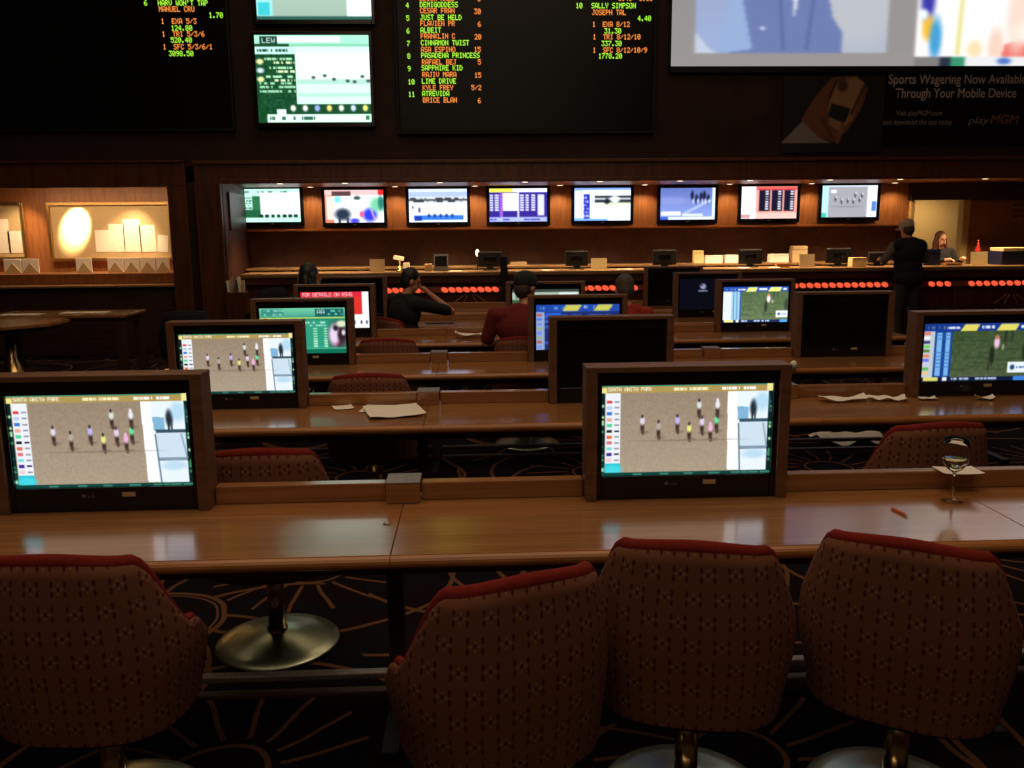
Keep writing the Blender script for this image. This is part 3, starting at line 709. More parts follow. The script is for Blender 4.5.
def P(*pts): return [((x-781)/100., (y-72)/70.) for x, y in pts]
c.poly(P((781, 133), (806, 108), (818, 128), (832, 133)), (150, 138, 136)); c.poly(P((800, 112), (812, 92), (828, 74), (850, 72), (864, 84), (858, 104), (846, 122), (834, 132), (818, 128)), (130, 78, 50))
c.poly(P((826, 100), (833, 78), (852, 73), (862, 80), (850, 112), (838, 122), (828, 116)), (176, 130, 86)); c.poly(P((829, 97), (848, 102), (843, 115), (826, 109)), (34, 24, 22)); c.blob(.58, .13, .05, .08, (80, 56, 44)); c.line(.45, .3, .52, .06, .012, (60, 36, 26)); c.line(.68, .5, .8, .12, .012, (60, 36, 26))
c.line(.4, .55, .5, .8, .02, (104, 58, 36)); c.line(.55, .9, .6, .62, .02, (150, 96, 64)); c.rect(0, .88, 1, 1, (26, 17, 15))
c.blur(2); c.a = c.a*.9
picture('picture', c, .0, 100*YF/F, H-70*YF/F-.05, H-.02, -.0315, 'print_', t)
lt = plain('banner lettering', lin((190, 172, 168)), .7); lo = plain('banner gold lettering', lin((130, 84, 44)), .7); l2 = plain('banner small lettering', lin((150, 134, 128)), .7)
def bw(s, px0, px1, pyb, hpx, mt, **k):
    words(s, at(px0, pyb, YF-.034).x-a.x, at(px1, pyb, YF-.034).x-a.x, at((px0+min(px1, 1024))/2, pyb, YF-.034).z-a.z, hpx*YF/F, -.034, mt, t, **k)
bw('Sports Wagering Now Available', 888.5, 1026, 83.5, 9, lt, bold=.012); bw('Through Your Mobile Device', 895, 1016, 97.5, 9, lt, bold=.012)
bw('Visit playMGM.com', 896, 942, 115.5, 5, l2); bw('and download the app today', 883, 952, 124.5, 5, l2)
bw('play', 968, 989, 123.5, 6.5, l2, shear=.2); bw('MGM', 990, 1019, 123.5, 8.5, lo, shear=.2, bold=.02)

# ------------------------------------------------------------------ left alcove: form boards and slips
def form_board(label, px0, px1, sheets, bright=False):
    a = at(px0, 258, YA-.03); b = at(px1, 205, YA-.03)
    t = thing('form_board', label, 'board', (a.x, YA, a.z)); Wd = b.x-a.x; H = b.z-a.z
    MB().box(0, Wd, -.03, -.002, 0, H).build('board', 'cream', t); bd = t.children[0]
    f = MB()
    for q in ((-.04, 0, -.05, H+.05), (Wd, Wd+.04, -.05, H+.05), (0, Wd, -.05, 0), (0, Wd, H, H+.05)): f.box(q[0], q[1], -.075, -.002, q[2], q[3], .006)
    f.build('frame', 'bronze', t)
    for (x0, y0, x1, y1, r) in sheets:
        p = at(x0, y1, YA-.05); q = at(x1, y0, YA-.05)
        MB().box(p.x-a.x, q.x-a.x, -.036, -.032, p.z-a.z, q.z-a.z, rot=Matrix.Rotation(r, 3, 'Y')).build('sheet', 'paper', bd)
form_board('long bronze framed form board with a glaring lamp spot and pinned sheets', 55, 168, [(96, 230, 108, 252, 0), (110, 224, 123, 252, .02), (124.5, 219, 139, 252, 0), (140.5, 225, 154, 252, -.02), (158, 235, 167, 252, .1)])
form_board('bronze framed form board cut by the edge of the picture', -90, 21, [(-4, 219, 7, 253, 0), (9, 231, 20, 253, 0), (-30, 225, -10, 252, 0)])
sl = ['leaning white slip pocket on the alcove counter, farthest from the doorway frame', 'white slip pocket beside the farthest one on the alcove counter', 'white slip pocket standing alone under the long form board', 'first of four white slip pockets in a row under the form board',
      'second of four white slip pockets in a row under the form board', 'third of four white slip pockets in a row under the form board', 'last of four white slip pockets, against the wooden pier']
for i, (a_, b_) in enumerate([(5, 21.5), (23, 39), (77, 92), (108.5, 123.5), (125, 139.5), (141, 155.5), (157, 170)]):
    p = at((a_+b_)/2, 273, YF+.55); q = (b_-a_)*(YF+.55)/F/2; h = 14*(YF+.55)/F
    t = thing('slip_pocket', sl[i], 'paper slips', (p.x, YF+.55, cz1), 0, 'white slip pockets on the alcove counter')
    MB().box(-q, q, .0, .025, 0, h, .004).build('slips', 'paper', t)
    f = MB(); v = [f.bm.verts.new(k) for k in ((-q, -.012, 0), (q, -.012, 0), (0, -.012, h*.72), (-q, -.001, 0), (q, -.001, 0), (0, -.001, h*.72))]
    for fc in ((0, 1, 2), (5, 4, 3), (0, 3, 4, 1), (1, 4, 5, 2), (2, 5, 3, 0)): f.bm.faces.new([v[k] for k in fc])
    f.build('flap', 'cream', t)

# ------------------------------------------------------------------ betting counter
YC = 12.4; BZ = 1.135
bx0 = p0.x+.04; bx1 = XR-.05
t = thing('betting_counter', 'long dark wood betting counter with a lit top and orange rope lights', 'counter', (0, 0, 0))
MB().box(bx0+.1, bx1, YC-.02, YC+.6, BZ-.06, BZ, .012).build('counter_top', 'bartop', t)
MB().box(bx0+.1, bx1, YC+.02, YC+.1, BZ-.16, BZ-.06, .006).build('cornice', 'bar', t)
MB().box(bx0+.1, bx1, YC+.12, YC+.55, 0, BZ-.06).build('front', 'bar', t)
for px in (350, 435, 503, 572, 645, 713, 786, 888, 957, 1030):
    x = at(px, 300, YC+.1).x
    MB().box(x-.05, x+.05, YC+.097, YC+.125, 0, BZ-.16, .008).build('pilaster', 'frame', t)
for px in (835, 1012, 470):
    c_ = at(px, 290, YC+.1)
    for dx in (-18, -7, 7, 18):
        x1 = c_.x+dx*YC/F
        MB().tube([(c_.x+dx*.25*YC/F, YC+.1, c_.z-.06), (x1, YC+.1, c_.z-.2)], .009, 8).build('brace', 'desk_edge', t)
gz = at(480, 289.5, YC+.07).z
bays = [(356, 428), (441, 499), (508, 566), (580, 638), (652, 706), (720, 780), (791, 888), (927, 951), (967, 1028)]
bulb0 = None; bx = []
for a_, b_ in bays:
    n = max(3, round((b_-a_)/7.4))
    for i in range(n): bx.append(at(a_+(i+.5)*(b_-a_)/n, 289, YC+.07).x)
rl = thing('rope_light', 'string of glowing orange bulbs under the edge of the betting counter', 'lights', (0, YC+.062, gz))
MB().box(at(356, 289, YC+.07).x, at(1028, 289, YC+.07).x, .0, .03, -.04, .04, .004).build('channel', plain('light channel', (.3, .06, .03), .5), rl)
for x in bx:
    if bulb0 is None:
        bulb0 = MB().ell((0, 0, 0), (.053, .03, .036), rot=Matrix.Rotation(.45, 3, 'Y'), seg=12).build('bulb', 'bulb', rl, True); o = bulb0
    else:
        o = bulb0.copy(); COL.objects.link(o); o.parent = rl
    o.location = (x, 0, 0)
# dark post on the counter
x = at(504, 290, YC-.12).x
MB().box(x-.05, x+.05, YC-.2, YC-.08, 0, at(504, 256, YC-.1).z, .01).build('divider_post', 'black'); tag(bpy.data.objects['divider_post'], 'slim black post in front of the betting counter behind the man in the cap', 'post')
# rear ledge behind the counter
BL = at(600, 264.5, 13.55).z
t = thing('rear_counter', 'narrow lit rear ledge along the recess behind the betting counter', 'counter', (0, 0, 0))
MB().box(p1.x+.05, xdoor0-.15, 13.5, YB-.01, BL-.04, BL, .008).build('ledge', 'bartop', t); MB().box(p1.x+.05, xdoor0-.15, 13.6, YB-.01, 0, BL-.04).build('cabinet', 'bar', t)

def terminal(px0, px1, py0, py1, Y, label):
    a = at(px0, py1, Y); b = at(px1, py0, Y); z = BZ; wd = (b.x-a.x)/2
    t = thing('betting_terminal', label, 'terminal', ((a.x+b.x)/2, Y, z), 0, 'black betting terminals on the counter')
    h = b.z-z; h = max(h, .2)
    MB().box(-wd, wd, -.03, .02, .05, h, .012, rot=None).build('housing', 'black', t)
    MB().box(-.05, .05, -.02, .01, .012, .06, .004).build('neck', 'black', t)
    MB().box(-wd*.6, wd*.6, -.08, .08, 0, .014, .004).build('base', 'black', t)
    MB().box(-wd*.95, wd*.95, -.025, .015, h, h+.008).build('top_edge', 'grey', t)
    MB().box(-wd*.5, wd*.5, -.045, -.03, .12, h-.06, .006).build('rear_cover', 'gloss', t)
for px0, px1, py0, py1, lb in [(478, 502, 252, 271, 'black terminal beside the slim post, its back to the room'), (565.5, 588, 251, 271, 'black terminal next to a yellow card behind the second monitor column'), (652.5, 676.5, 250, 270, 'black terminal above the dark monitors'),
                           (738, 762, 249.5, 269, 'black terminal between paper trays'), (825, 851, 248.5, 268, 'black terminal between the leaning card and the stacked forms'), (867.5, 886, 255, 268, 'low black terminal beside the standing customer')]:
    terminal(px0, px1, py0, py1, 12.75, lb)
def card(px0, px1, py0, py1, Y, label, mat='paper2', lean=.15, name='standing_card', cat='card', z=BZ):
    a = at(px0, py1, Y); b = at(px1, py0, Y); wd = (b.x-a.x)/2; h = max(.05, b.z-z)
    t = thing(name, label, cat, ((a.x+b.x)/2, Y, z))
    rt = Matrix.Rotation(-lean, 3, 'X')
    MB().box(-wd, wd, -.004, .004, 0, h, rot=rt).build('card_face', mat, t)
    f = MB().box(-wd*.5, wd*.5, .02, .12, 0, .012, .002); f.build('foot', mat, t)
    return t
card(370, 384.5, 259, 273, 12.6, 'tan card standing beside the lamp on the betting counter', 'cream')
card(591, 607, 258, 272, 12.6, 'bright yellow card standing beside a black terminal')
card(799, 815, 254, 269, 12.6, 'cream card leaning on the counter before a pale box', 'cream')
card(970, 988, 251.5, 267, 12.6, 'cream card standing beside the red bottle', 'paper2')
card(434, 448, 254, 272, 12.6, 'dark picture card in a pale frame on the counter', 'grey', name='framed_card')
f = [o for o in bpy.data.objects if o.name.startswith('framed_card')][0]
MB().box(-.085, .085, -.012, -.006, .03, .22).build('picture', 'black', f)
def box_(name, label, cat, px0, px1, py0, py1, Y, mat, dep=.2, z=BZ, mat2=None):
    a = at(px0, py1, Y); b = at(px1, py0, Y); h = max(.02, b.z-z); wd = (b.x-a.x)/2
    t = thing(name, label, cat, ((a.x+b.x)/2, Y, z))
    MB().box(-wd, wd, 0, dep, 0, h*.8, .006).build('body', mat, t); MB().box(-wd*.96, wd*.96, -.005, dep*.97, h*.8+.0005, h, .004).build('lid', mat2 or mat, t)
box_('form_stack', 'yellow stack of forms with a darker lid beside a low terminal', 'papers', 852, 867, 257.5, 269, 12.5, 'paper2', .16, mat2='cream')
box_('paper_tray', 'white paper tray nearest the dark terminal on the rear ledge', 'tray', 705, 723, 255.5, 264, 13.55, 'paper', .15, BL)
box_('paper_tray', 'white paper tray between two black terminals on the rear ledge', 'tray', 725, 740, 255, 264, 13.55, 'paper', .15, BL)
box_('paper_tray', 'wide pale paper tray on the rear ledge by the leaning card', 'tray', 770, 789, 254, 263.5, 13.55, 'paper', .15, BL)
box_('pale_box', 'tall pale box behind the leaning cream card', 'box', 792, 808, 246, 264, 13.55, 'cream', .15, BL)
box_('receipt_printer', 'small cream printer on the rear ledge behind the dark monitors', 'printer', 694, 704, 250.5, 264, 13.55, 'paper2', .12, BL)
box_('low_box', 'flat pale box on the rear ledge beside the slim post', 'box', 510, 527, 262, 267, 13.55, 'cream', .15, BL)
box_('brown_box', 'small brown box on the counter before the wide paper tray', 'box', 777, 790, 263.5, 270, 12.6, 'desk_edge', .12)
box_('ticket_box', 'small pale ticket box on the counter behind the raised arm', 'box', 425, 432, 264, 273, 12.6, 'cream', .1)
box_('ticket_machine', 'wide navy ticket machine with a pale top at the far end of the counter', 'machine', 1001, 1040, 247.5, 267, 12.6, 'navy', .35, mat2='paper2')
box_('terminal_back', 'navy terminal back in front of the clerk', 'terminal', 925, 941, 249, 267, 12.75, 'navy', .06)
box_('counter_pad', 'flat brown pad on the counter beside the clerk', 'pad', 946, 962, 263, 267, 12.6, 'desk_edge', .2)
for i, (px, py) in enumerate([(625, 271.5), (685, 271), (744, 271), (774, 270.5), (456, 274), (548, 272)]):
    p = at(px, py, 12.55); q = MB(); q.box(-.11, .11, -.08, .08, 0, .006, .001)
    o = q.build('betting_slip', 'paper', loc=(p.x, 12.55, BZ+.0005)); o.rotation_euler[2] = .4*i
    tag(o, 'loose white betting slip lying on the top of the betting counter', 'paper', 'loose slips on the betting counter')
# lamp and bottle
p = at(400, 271, 12.6); t = thing('counter_lamp', 'small lamp with glowing shades on the betting counter behind the man in black', 'lamp', (p.x, 12.6, BZ))
MB().lathe([(0, 0), (.06, 0), (.06, .015), (.015, .025), (.012, .2), (0, .2)]).build('stand', 'brass', t, True)
MB().box(-.085, .06, -.05, .05, .17, .225, .01, rot=Matrix.Rotation(.2, 3, 'Y')).build('lamp_shade', emit('glowing shade', (1, .72, .32), .8), t)
MB().box(.05, .14, -.04, .04, .05, .13, .01).build('lamp_shade', emit('dim shade', (1, .66, .3), .45), t)
p = at(976.5, 266, 12.95); t = thing('red_bottle', 'slim red bottle standing behind the cream card', 'bottle', (p.x, 12.95, BZ)); h = at(976, 240, 12.95).z-BZ
MB().lathe([(0, 0), (.038, 0), (.04, .02), (.04, h*.6), (.015, h*.8), (.014, h*.92), (0, h*.92)]).build('body', 'redp', t, True); MB().lathe([(0, h*.92), (.017, h*.92), (.017, h), (0, h)]).build('bottle_cap', 'redp', t, True)
p = at(447, 255, 12.6)
p = at(477.5, 256, 12.9); t = thing('desk_light', 'small glowing white light beside the terminal near the slim post', 'lamp', (p.x, 12.9, BZ)); MB().lathe([(0, 0), (.05, 0), (.05, .01), (.01, .02), (.01, .2), (0, .2)]).build('stand', 'black', t); MB().ell((0, 0, .25), (.03, .03, .055)).build('bulb', emit('white glow', (1, .85, .6), 1.2), t, True)
# notice by the doorway
a = at(1008, 222, YB-.03); b = at(1030, 187, YB-.03); t = thing('wall_notice', 'faded brown notice on the wall beside the doorway', 'notice', (a.x, YB, a.z))
MB().box(0, b.x-a.x, -.02, -.002, 0, b.z-a.z, .004).build('sheet', 'panel', t)
for k in range(5): MB().box(.05, b.x-a.x-.05, -.0215, -.02, .08+k*.09, .11+k*.09).build('text_line', 'bar', t)
# rack of leaflets in the corner
p = at(246, 290, 12.7); t = thing('leaflet_rack', 'small rack of leaflets in the corner by the panelled reveal', 'rack', (p.x, 12.1, 0)); zr = at(240, 292, 12.1).z
MB().box(-.1, .16, -.1, .12, 0, zr, .01).build('cabinet', 'bar', t)
for k in range(5): MB().box(-.09+k*.05, -.06+k*.05, -.05, .04, zr, zr+.16+.05*(k % 2), .003, rot=Matrix.Rotation(.12*(k % 3-1), 3, 'Y')).build('leaflet', ['paper', 'cream', 'clothg'][k % 3], t)

# ------------------------------------------------------------------ rows of desks
ROW = [2.485, 4.263, 5.834, 7.494, 8.877, 10.35]
JN = [-2.25, -.27, 1.79, 3.9]
rown = ['front', 'second', 'third', 'fourth', 'fifth', 'sixth']
colw = ['aisle', 'middle', 'far']
monitors = [  # row, column, centre px, picture, label
 (0, 0, None, 'race', 'wood boxed monitor showing the horse race, cut by the edge, on the front desk row'),
 (0, 1, None, 'race', 'wood boxed monitor showing the horse race, on the front desk row behind the empty chairs'),
 (1, 0, 236, 'race', 'wood boxed monitor showing the same horse race, on the second desk row'),
 (1, 1, 612, None, 'switched off wood boxed monitor, on the second desk row behind the front race monitor'),
 (1, 2, 977, 'turf', 'wood boxed monitor with a green turf race and blue columns, beside the crumpled papers'),
 (2, 0, 304, 'green', 'wood boxed monitor with a teal betting table and jockeys'),
 (2, 1, 578, 'blue', 'wood boxed monitor with a dark blue race table, half hidden by the switched off one'),
 (2, 2, 843, None, 'switched off wood boxed monitor under the orange rope light, on the third desk row'),
 (3, 0, 337, 'red', 'wood boxed monitor with a red and white notice'),
 (3, 1, 546, 'strip', 'wood boxed monitor with a pale strip of picture behind the man in the cap'),
 (3, 2, 754, 'turf2', 'wood boxed monitor with a bright green turf race, on the fourth desk row'),
 (4, 0, 355, None, 'switched off wood boxed monitor behind the red and white notice'),
 (4, 2, 706, 'emblem', 'wood boxed monitor with a small white emblem on a dark screen'),
 (5, 2, 672, None, 'switched off wood boxed monitor behind the emblem monitor, farthest of them'),
]
MW, MD, MH = .738, .11, .492
occupied = {}
for (r, c_, px, pic, lb) in monitors:
    y = ROW[r]+.495
    x = {0: -1.322, 1: .76}[c_] if px is None else at(px, 360, y).x
    wd = MW if (r, c_) != (1, 1) else .70
    occupied[(r, c_)] = (x, wd)
def desk(r, c_):
    y0 = ROW[r]; x0, x1 = JN[c_], JN[c_+1]; y1 = y0+.66
    lb = f'{rown[r]} row desk section in the {["column by the aisle", "middle column", "column towards the doorway"][c_]}'
    t = thing('desk', 'polished wood '+lb, 'desk', ((x0+x1)/2, y0, 0), 0, 'rows of polished viewing desks'); h = (x1-x0)/2-.001
    xm, wm = occupied.get((r, c_), (None, None))
    MB().box(-h, h, .02, .66, .712, .75, .002, 1).build('desk_top', 'desk', t)
    # rounded nosing along the front
    prof = [(.02, .706)]+[(.026-.026*math.sin(k*PI/8), .728-.022*math.cos(k*PI/8)) for k in range(9)]+[(.02, .7503)]
    n = MB(); A = [n.bm.verts.new((-h, a, b)) for a, b in prof]; B = [n.bm.verts.new((h, a, b)) for a, b in prof]; m_ = len(prof)
    for k in range(m_-1): n.bm.faces.new((A[k], A[k+1], B[k+1], B[k]))
    n.bm.faces.new((A[0], B[0], B[-1], A[-1])); n.bm.faces.new(A); n.bm.faces.new(B[::-1])
    n.build('nosing', 'desk_edge', t, False)
    segs = [(-h, h)]
    if xm is not None:
        l = xm-(x0+x1)/2; segs = [(-h, l-wm/2-.002), (l+wm/2+.002, h)]
    for a, b in segs:
        e0 = .065 if (a == -h and c_ > 0 and block(r, c_)) else 0; e1 = .065 if (b == h and c_ < 2 and block(r, c_+1)) else 0
        if b-e1-a-e0 > .03: MB().box(a+e0, b-e1, .56, .61, .7505, .818, .004).build('back_rail', 'desk', t)
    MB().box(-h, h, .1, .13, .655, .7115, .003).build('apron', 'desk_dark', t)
    for sx in ((-1, 1) if c_ == 0 else (1,)):
        xx = sx*(h-.034)
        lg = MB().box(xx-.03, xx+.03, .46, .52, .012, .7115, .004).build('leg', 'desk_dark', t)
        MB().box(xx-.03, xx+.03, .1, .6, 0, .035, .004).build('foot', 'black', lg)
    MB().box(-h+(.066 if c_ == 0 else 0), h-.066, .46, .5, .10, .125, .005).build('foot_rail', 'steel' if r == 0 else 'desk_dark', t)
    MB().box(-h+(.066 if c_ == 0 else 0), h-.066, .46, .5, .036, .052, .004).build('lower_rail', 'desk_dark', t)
    return t
def block(r, j):
    return (r, j) in {(0, 1), (1, 1), (1, 2), (2, 1), (2, 2)}
for r in range(6):
    for c_ in range(3): desk(r, c_)
for (r, j), lb in {(0, 1): 'wooden cable cover block with a metal top on the front desk row', (1, 1): 'cable cover block on the second desk row beside the loose papers', (1, 2): 'cable cover block behind the front race monitor on the second desk row',
                   (2, 1): 'cable cover block on the third desk row near the man in the cap', (2, 2): 'cable cover block on the third desk row below the bright turf monitor'}.items():
    t = thing('cable_cover', lb, 'cover', (JN[j], ROW[r]+.52, .7508)); MB().box(-.061, .061, 0, .12, 0, .074, .003).build('body', 'desk', t); MB().box(-.062, .062, -.001, .121, .0742, .08, .001).build('cover_plate', 'steel', t)
# seams and plates
p = atz(387, 524, .75); tag(MB().lathe([(0, 0), (.012, 0), (.0135, .002), (.009, .003), (.008, .001), (0, .001)], seg=20).build('grommet', 'steel', None, True, (p.x, p.y, .7505)), 'small metal grommet in the front desk near the cable cover', 'grommet')

cache = {}
def pic(k):
    if k not in cache: cache[k] = globals()['cv_'+k]()
    return cache[k]
def monitor(r, c_, k, lb):
    x, wd = occupied[(r, c_)]; w = wd/2; y = ROW[r]+.495; H = MH
    t = thing('monitor', lb, 'monitor', (x, y, .7508), 0, 'wood boxed monitors on the desks')
    tr = .04
    for s in (-1, 1):
        a, b = sorted((s*w, s*(w-tr))); MB().box(a, b, 0, MD, 0, H-.0205, .002).build('side_panel', 'hous', t)
    MB().box(-w, w, 0, MD, H-.02, H, .002).build('top_panel', 'hous', t)
    MB().box(-w+tr+.001, w-tr-.001, MD-.015, MD-.001, 0, H-.021).build('back_panel', 'black', t)
    iw = w-tr-.001; sw = .31*wd/MW; s0, s1 = .088, .422
    f = MB(); y0 = .014
    for q in ((-iw, -sw, 0, H-.021), (sw, iw, 0, H-.021), (-sw, sw, 0, s0), (-sw, sw, s1, H-.021)): f.box(q[0], q[1], y0, y0+.03, q[2], q[3], .003)
    bz = f.build('bezel', 'gloss', t)
    if k: picture('screen', pic(k), -sw, sw, s0, s1, y0+.012, 'scr', t)
    else: MB().box(-sw, sw, y0+.012, y0+.02, s0, s1).build('screen', 'off', t)
    lg = MB().ell((-.072, y0-.001, .058), (.007, .0015, .007)); lg.build('logo', 'grey', bz, True)
    words('LG', -.058, -.034, .052, .012, y0-.0008, 'grey', bz, 'lettering')
    MB().box(.062, .108, y0-.0015, y0-.0002, .054, .07).build('sticker', 'cream', bz)
for (r, c_, px, k, lb) in monitors: monitor(r, c_, k, lb)

# ------------------------------------------------------------------ upholstered swivel chairs
def chair_mesh():
    NP, NZ = 56, 14; A0 = math.radians(103)
    def top(ph):
        a = abs(ph); t_ = min(1, max(0, (a-math.radians(46))/math.radians(36))); t_ = t_*t_*(3-2*t_); t2 = min(1, max(0, (a-math.radians(86))/math.radians(17))); return .888-.02*min(1, a/.75)**2-.225*t_-.07*t2*t2*(3-2*t2)
    def plan(ph, k):                      # superellipse, back towards -y
        n = 2.9; c, s = math.sin(ph), -math.cos(ph); r = (abs(c)**n+abs(s)**n)**(-1/n)
        return c*r*.274*k, s*r*.25*k
    zb = .372
    outer, inner, uvs = [], [], {}
    return NP, NZ, A0, top, plan, zb
def make_chair(name, label):
    NP, NZ, A0, top, plan, zb = chair_mesh()
    t = thing(name, label, 'chair', (0, 0, 0), 0, 'upholstered swivel chairs at the desks')
    bm = bmesh.new(); uvl = bm.loops.layers.uv.new('UVMap')
    phs = [-A0+2*A0*i/NP for i in range(NP+1)]
    arc = [0]; 
    for i in range(1, NP+1):
        a, b = plan(phs[i-1], 1), plan(phs[i], 1); arc.append(arc[-1]+math.hypot(a[0]-b[0], a[1]-b[1]))
    def bulge(z): 
        q = (z-.372)/.52; return .885+.135*math.sin(PI*min(1, max(0, .14+q*.70)))-.07*q*q
    def pt(i, j, inn):
        ph = phs[i]; z = zb+(top(ph)-zb)*j/NZ
        fl = min(1, max(0, (abs(ph)-.75)/.6)); k = bulge(z)+.07*fl*fl*(3-2*fl)*math.exp(-((z-.6)/.13)**2)-(.17 if inn else 0)
        if inn: z = max(z, .47) if j == 0 else max(z, .47)
        x, y = plan(ph, k); y -= .05*max(0, z-.5)*max(0, math.cos(ph))   # back leans a little
        return Vector((x, y, z))
    G = {inn: [[bm.verts.new(pt(i, j, inn)) for j in range(NZ+1)] for i in range(NP+1)] for inn in (0, 1)}
    def face(vs, uv):
        try: f = bm.faces.new(vs)
        except ValueError: return
        f.smooth = True
        for l, q in zip(f.loops, uv): l[uvl].uv = q
    for inn in (0, 1):
        g_ = G[inn]
        for i in range(NP):
            for j in range(NZ):
                if inn and g_[i][j].co.z >= .469 and g_[i][j+1].co.z <= .4705: continue
                q = [(i, j), (i+1, j), (i+1, j+1), (i, j+1)]
                if inn: q = q[::-1]
                face([g_[a][b] for a, b in q], [(arc[a]-arc[NP//2], pt(a, b, 0).z) for a, b in q])
    for i in range(NP): face([G[0][i][NZ], G[0][i+1][NZ], G[1][i+1][NZ], G[1][i][NZ]], [(arc[i], .9)]*4)
    for i in (0, NP):
        for j in range(NZ): face([G[0][i][j], G[0][i][j+1], G[1][i][j+1], G[1][i][j]], [(0, 0)]*4)
    me = bpy.data.meshes.new('back_shell'); bm.to_mesh(me); bm.free(); shell = link('back_shell', me, 'fabric', t)
    # piping along the whole upper edge
    mid = []
    for i in range(NP+1):
        a, b = pt(i, NZ, 0), pt(i, NZ, 1); mid.append((a+b)/2)
    pa = [mid[0]-Vector((0, 0, .1))]+mid+[mid[-1]-Vector((0, 0, .1))]
    pr = [.012]+[.0225-.009*min(1, max(0, (abs(ph)-.9)/.5)) for ph in phs]+[.012]
    MB().tube(pa, pr, 12).build('piping', 'red', shell, True)
    # bottom welt
    MB().tube([Vector((*plan(ph, .9), zb)) for ph in phs], .008, 8).build('welt', 'red', shell, True)
    # seat
    s = MB(); pl = [plan(2*PI*k/40, .72) for k in range(40)]; s.prism([(x, y+.01) for x, y in pl], .385, .48, .03); s.build('seat', 'seat', t)
    s = MB(); pl = [plan(2*PI*k/40, .86) for k in range(40)]; s.prism(pl, .352, .384, .004); s.build('seat_pan', 'black', t)
    MB().lathe([(0, .05), (.042, .05), (.042, .075), (.035, .07), (.035, .32), (.06, .33), (.1, .351), (0, .351)], seg=28).build('column', 'brass', t, True)
    MB().lathe([(0, 0), (.255, 0), (.26, .006), (.252, .014), (.2, .024), (.12, .042), (.06, .06), (0, .06)], seg=56).build('base_disc', 'disc', t, True)
    return t
ch0 = make_chair('swivel_chair', 'patterned swivel chair at the aisle end of the front desk, cut by the edge')
def put(ch, x, y, rz, lb): return dup(ch, (x, y, 0), rz, lb)
ch0.location = (-1.10, 2.38, 0); ch0.rotation_euler = (0, 0, math.radians(-4))
SEATS = [(.04, 2.16, 21.5, 'patterned swivel chair pulled out before the front desk, turned so its curved arm shows'),
      (.622, 2.36, -13, 'patterned swivel chair square to the front desk, below the front race monitor'),
      (1.25, 2.31, -31, 'patterned swivel chair at the front desk in front of the wine glass'),
      (-.86, 3.46, 3, 'patterned chair at the second desk row, beside the front cable cover'),
      (1.97, 3.68, 4, 'turned chair at the second desk row behind the wine glass'),
      (-.64, 5.2, 2, 'dark patterned chair at the third desk row behind the loose papers'),
      (-.68, 6.85, -2, 'dark chair at the fourth desk row below the red and white notice'),
      (.41, 6.83, -8, 'chair holding the man in the black cap'),
      (-.73, 8.46, -48, 'chair holding the man in black with the raised forearm'),
      (1.25, 6.83, 4, 'chair holding the grey haired person in red'),
      (-1.64, 8.46, -40, 'chair holding the long haired person near the panelled reveal'),
      (-3.15, 9.5, 20, 'chair coloured as in shade, standing in the aisle in front of the wooden pier'),
      (-2.75, 11.35, 60, 'round backed chair coloured as in shade, by the leaflet rack')]
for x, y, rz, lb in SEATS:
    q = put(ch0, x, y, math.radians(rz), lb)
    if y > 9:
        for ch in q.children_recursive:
            ch.data = ch.data.copy(); ch.data.materials.clear(); ch.data.materials.append(M_['clothb'])  # every part recoloured black, putting the dim light here into the colour
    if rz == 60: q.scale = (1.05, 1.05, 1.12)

# ------------------------------------------------------------------ tables at the far left
def poly8(r, sx=1): return [(r*sx*math.cos(PI/8+k*PI/4), r*math.sin(PI/8+k*PI/4)) for k in range(8)]
p = atz(8, 322, .75); t = thing('octagonal_table', 'eight sided wooden table with a pale pedestal, in the far corner', 'table', (p.x, p.y, 0))
MB().prism(poly8(.62), .715, .75, .006).build('table_top', 'desk', t); MB().prism(poly8(.52), .66, .714).build('apron', 'desk_dark', t)
MB().lathe([(0, .03), (.2, .03), (.12, .2), (.06, .34), (.05, .66), (0, .66)], seg=24).build('pedestal', 'brass', t, True); MB().lathe([(0, 0), (.32, 0), (.32, .02), (.1, .03), (0, .03)], seg=32).build('base', 'steel', t, True)
y = atz(100, 313, .75).y; xr = atz(131, 313, .75).x
t = thing('long_table', 'long dark wooden table behind the eight sided one, papers on top', 'table', (xr-.85, y, 0))
MB().box(-.85, .85, -.3, .45, .715, .75, .006).build('table_top', 'desk', t); MB().box(-.8, .8, -.25, .4, .64, .714).build('apron', 'desk_dark', t)
for sx in (-.78, .78):
    for sy in (-.22, .37): MB().box(sx-.05, sx+.05, sy-.05, sy+.05, 0, .64, .006).build('leg', 'desk_dark', t)
for (px, py, L_, lb) in [(85, 312.5, .28, 'white racing paper lying on the long table'), (22, 314.5, .24, 'pale paper on the long table, close to the edge of the picture')]:
    q = atz(px, py, .752); o = MB().box(-L_, L_, -.1, .1, 0, .004).build('racing_paper', 'paper', None, False, (q.x, q.y, .7512)); tag(o, lb, 'paper')

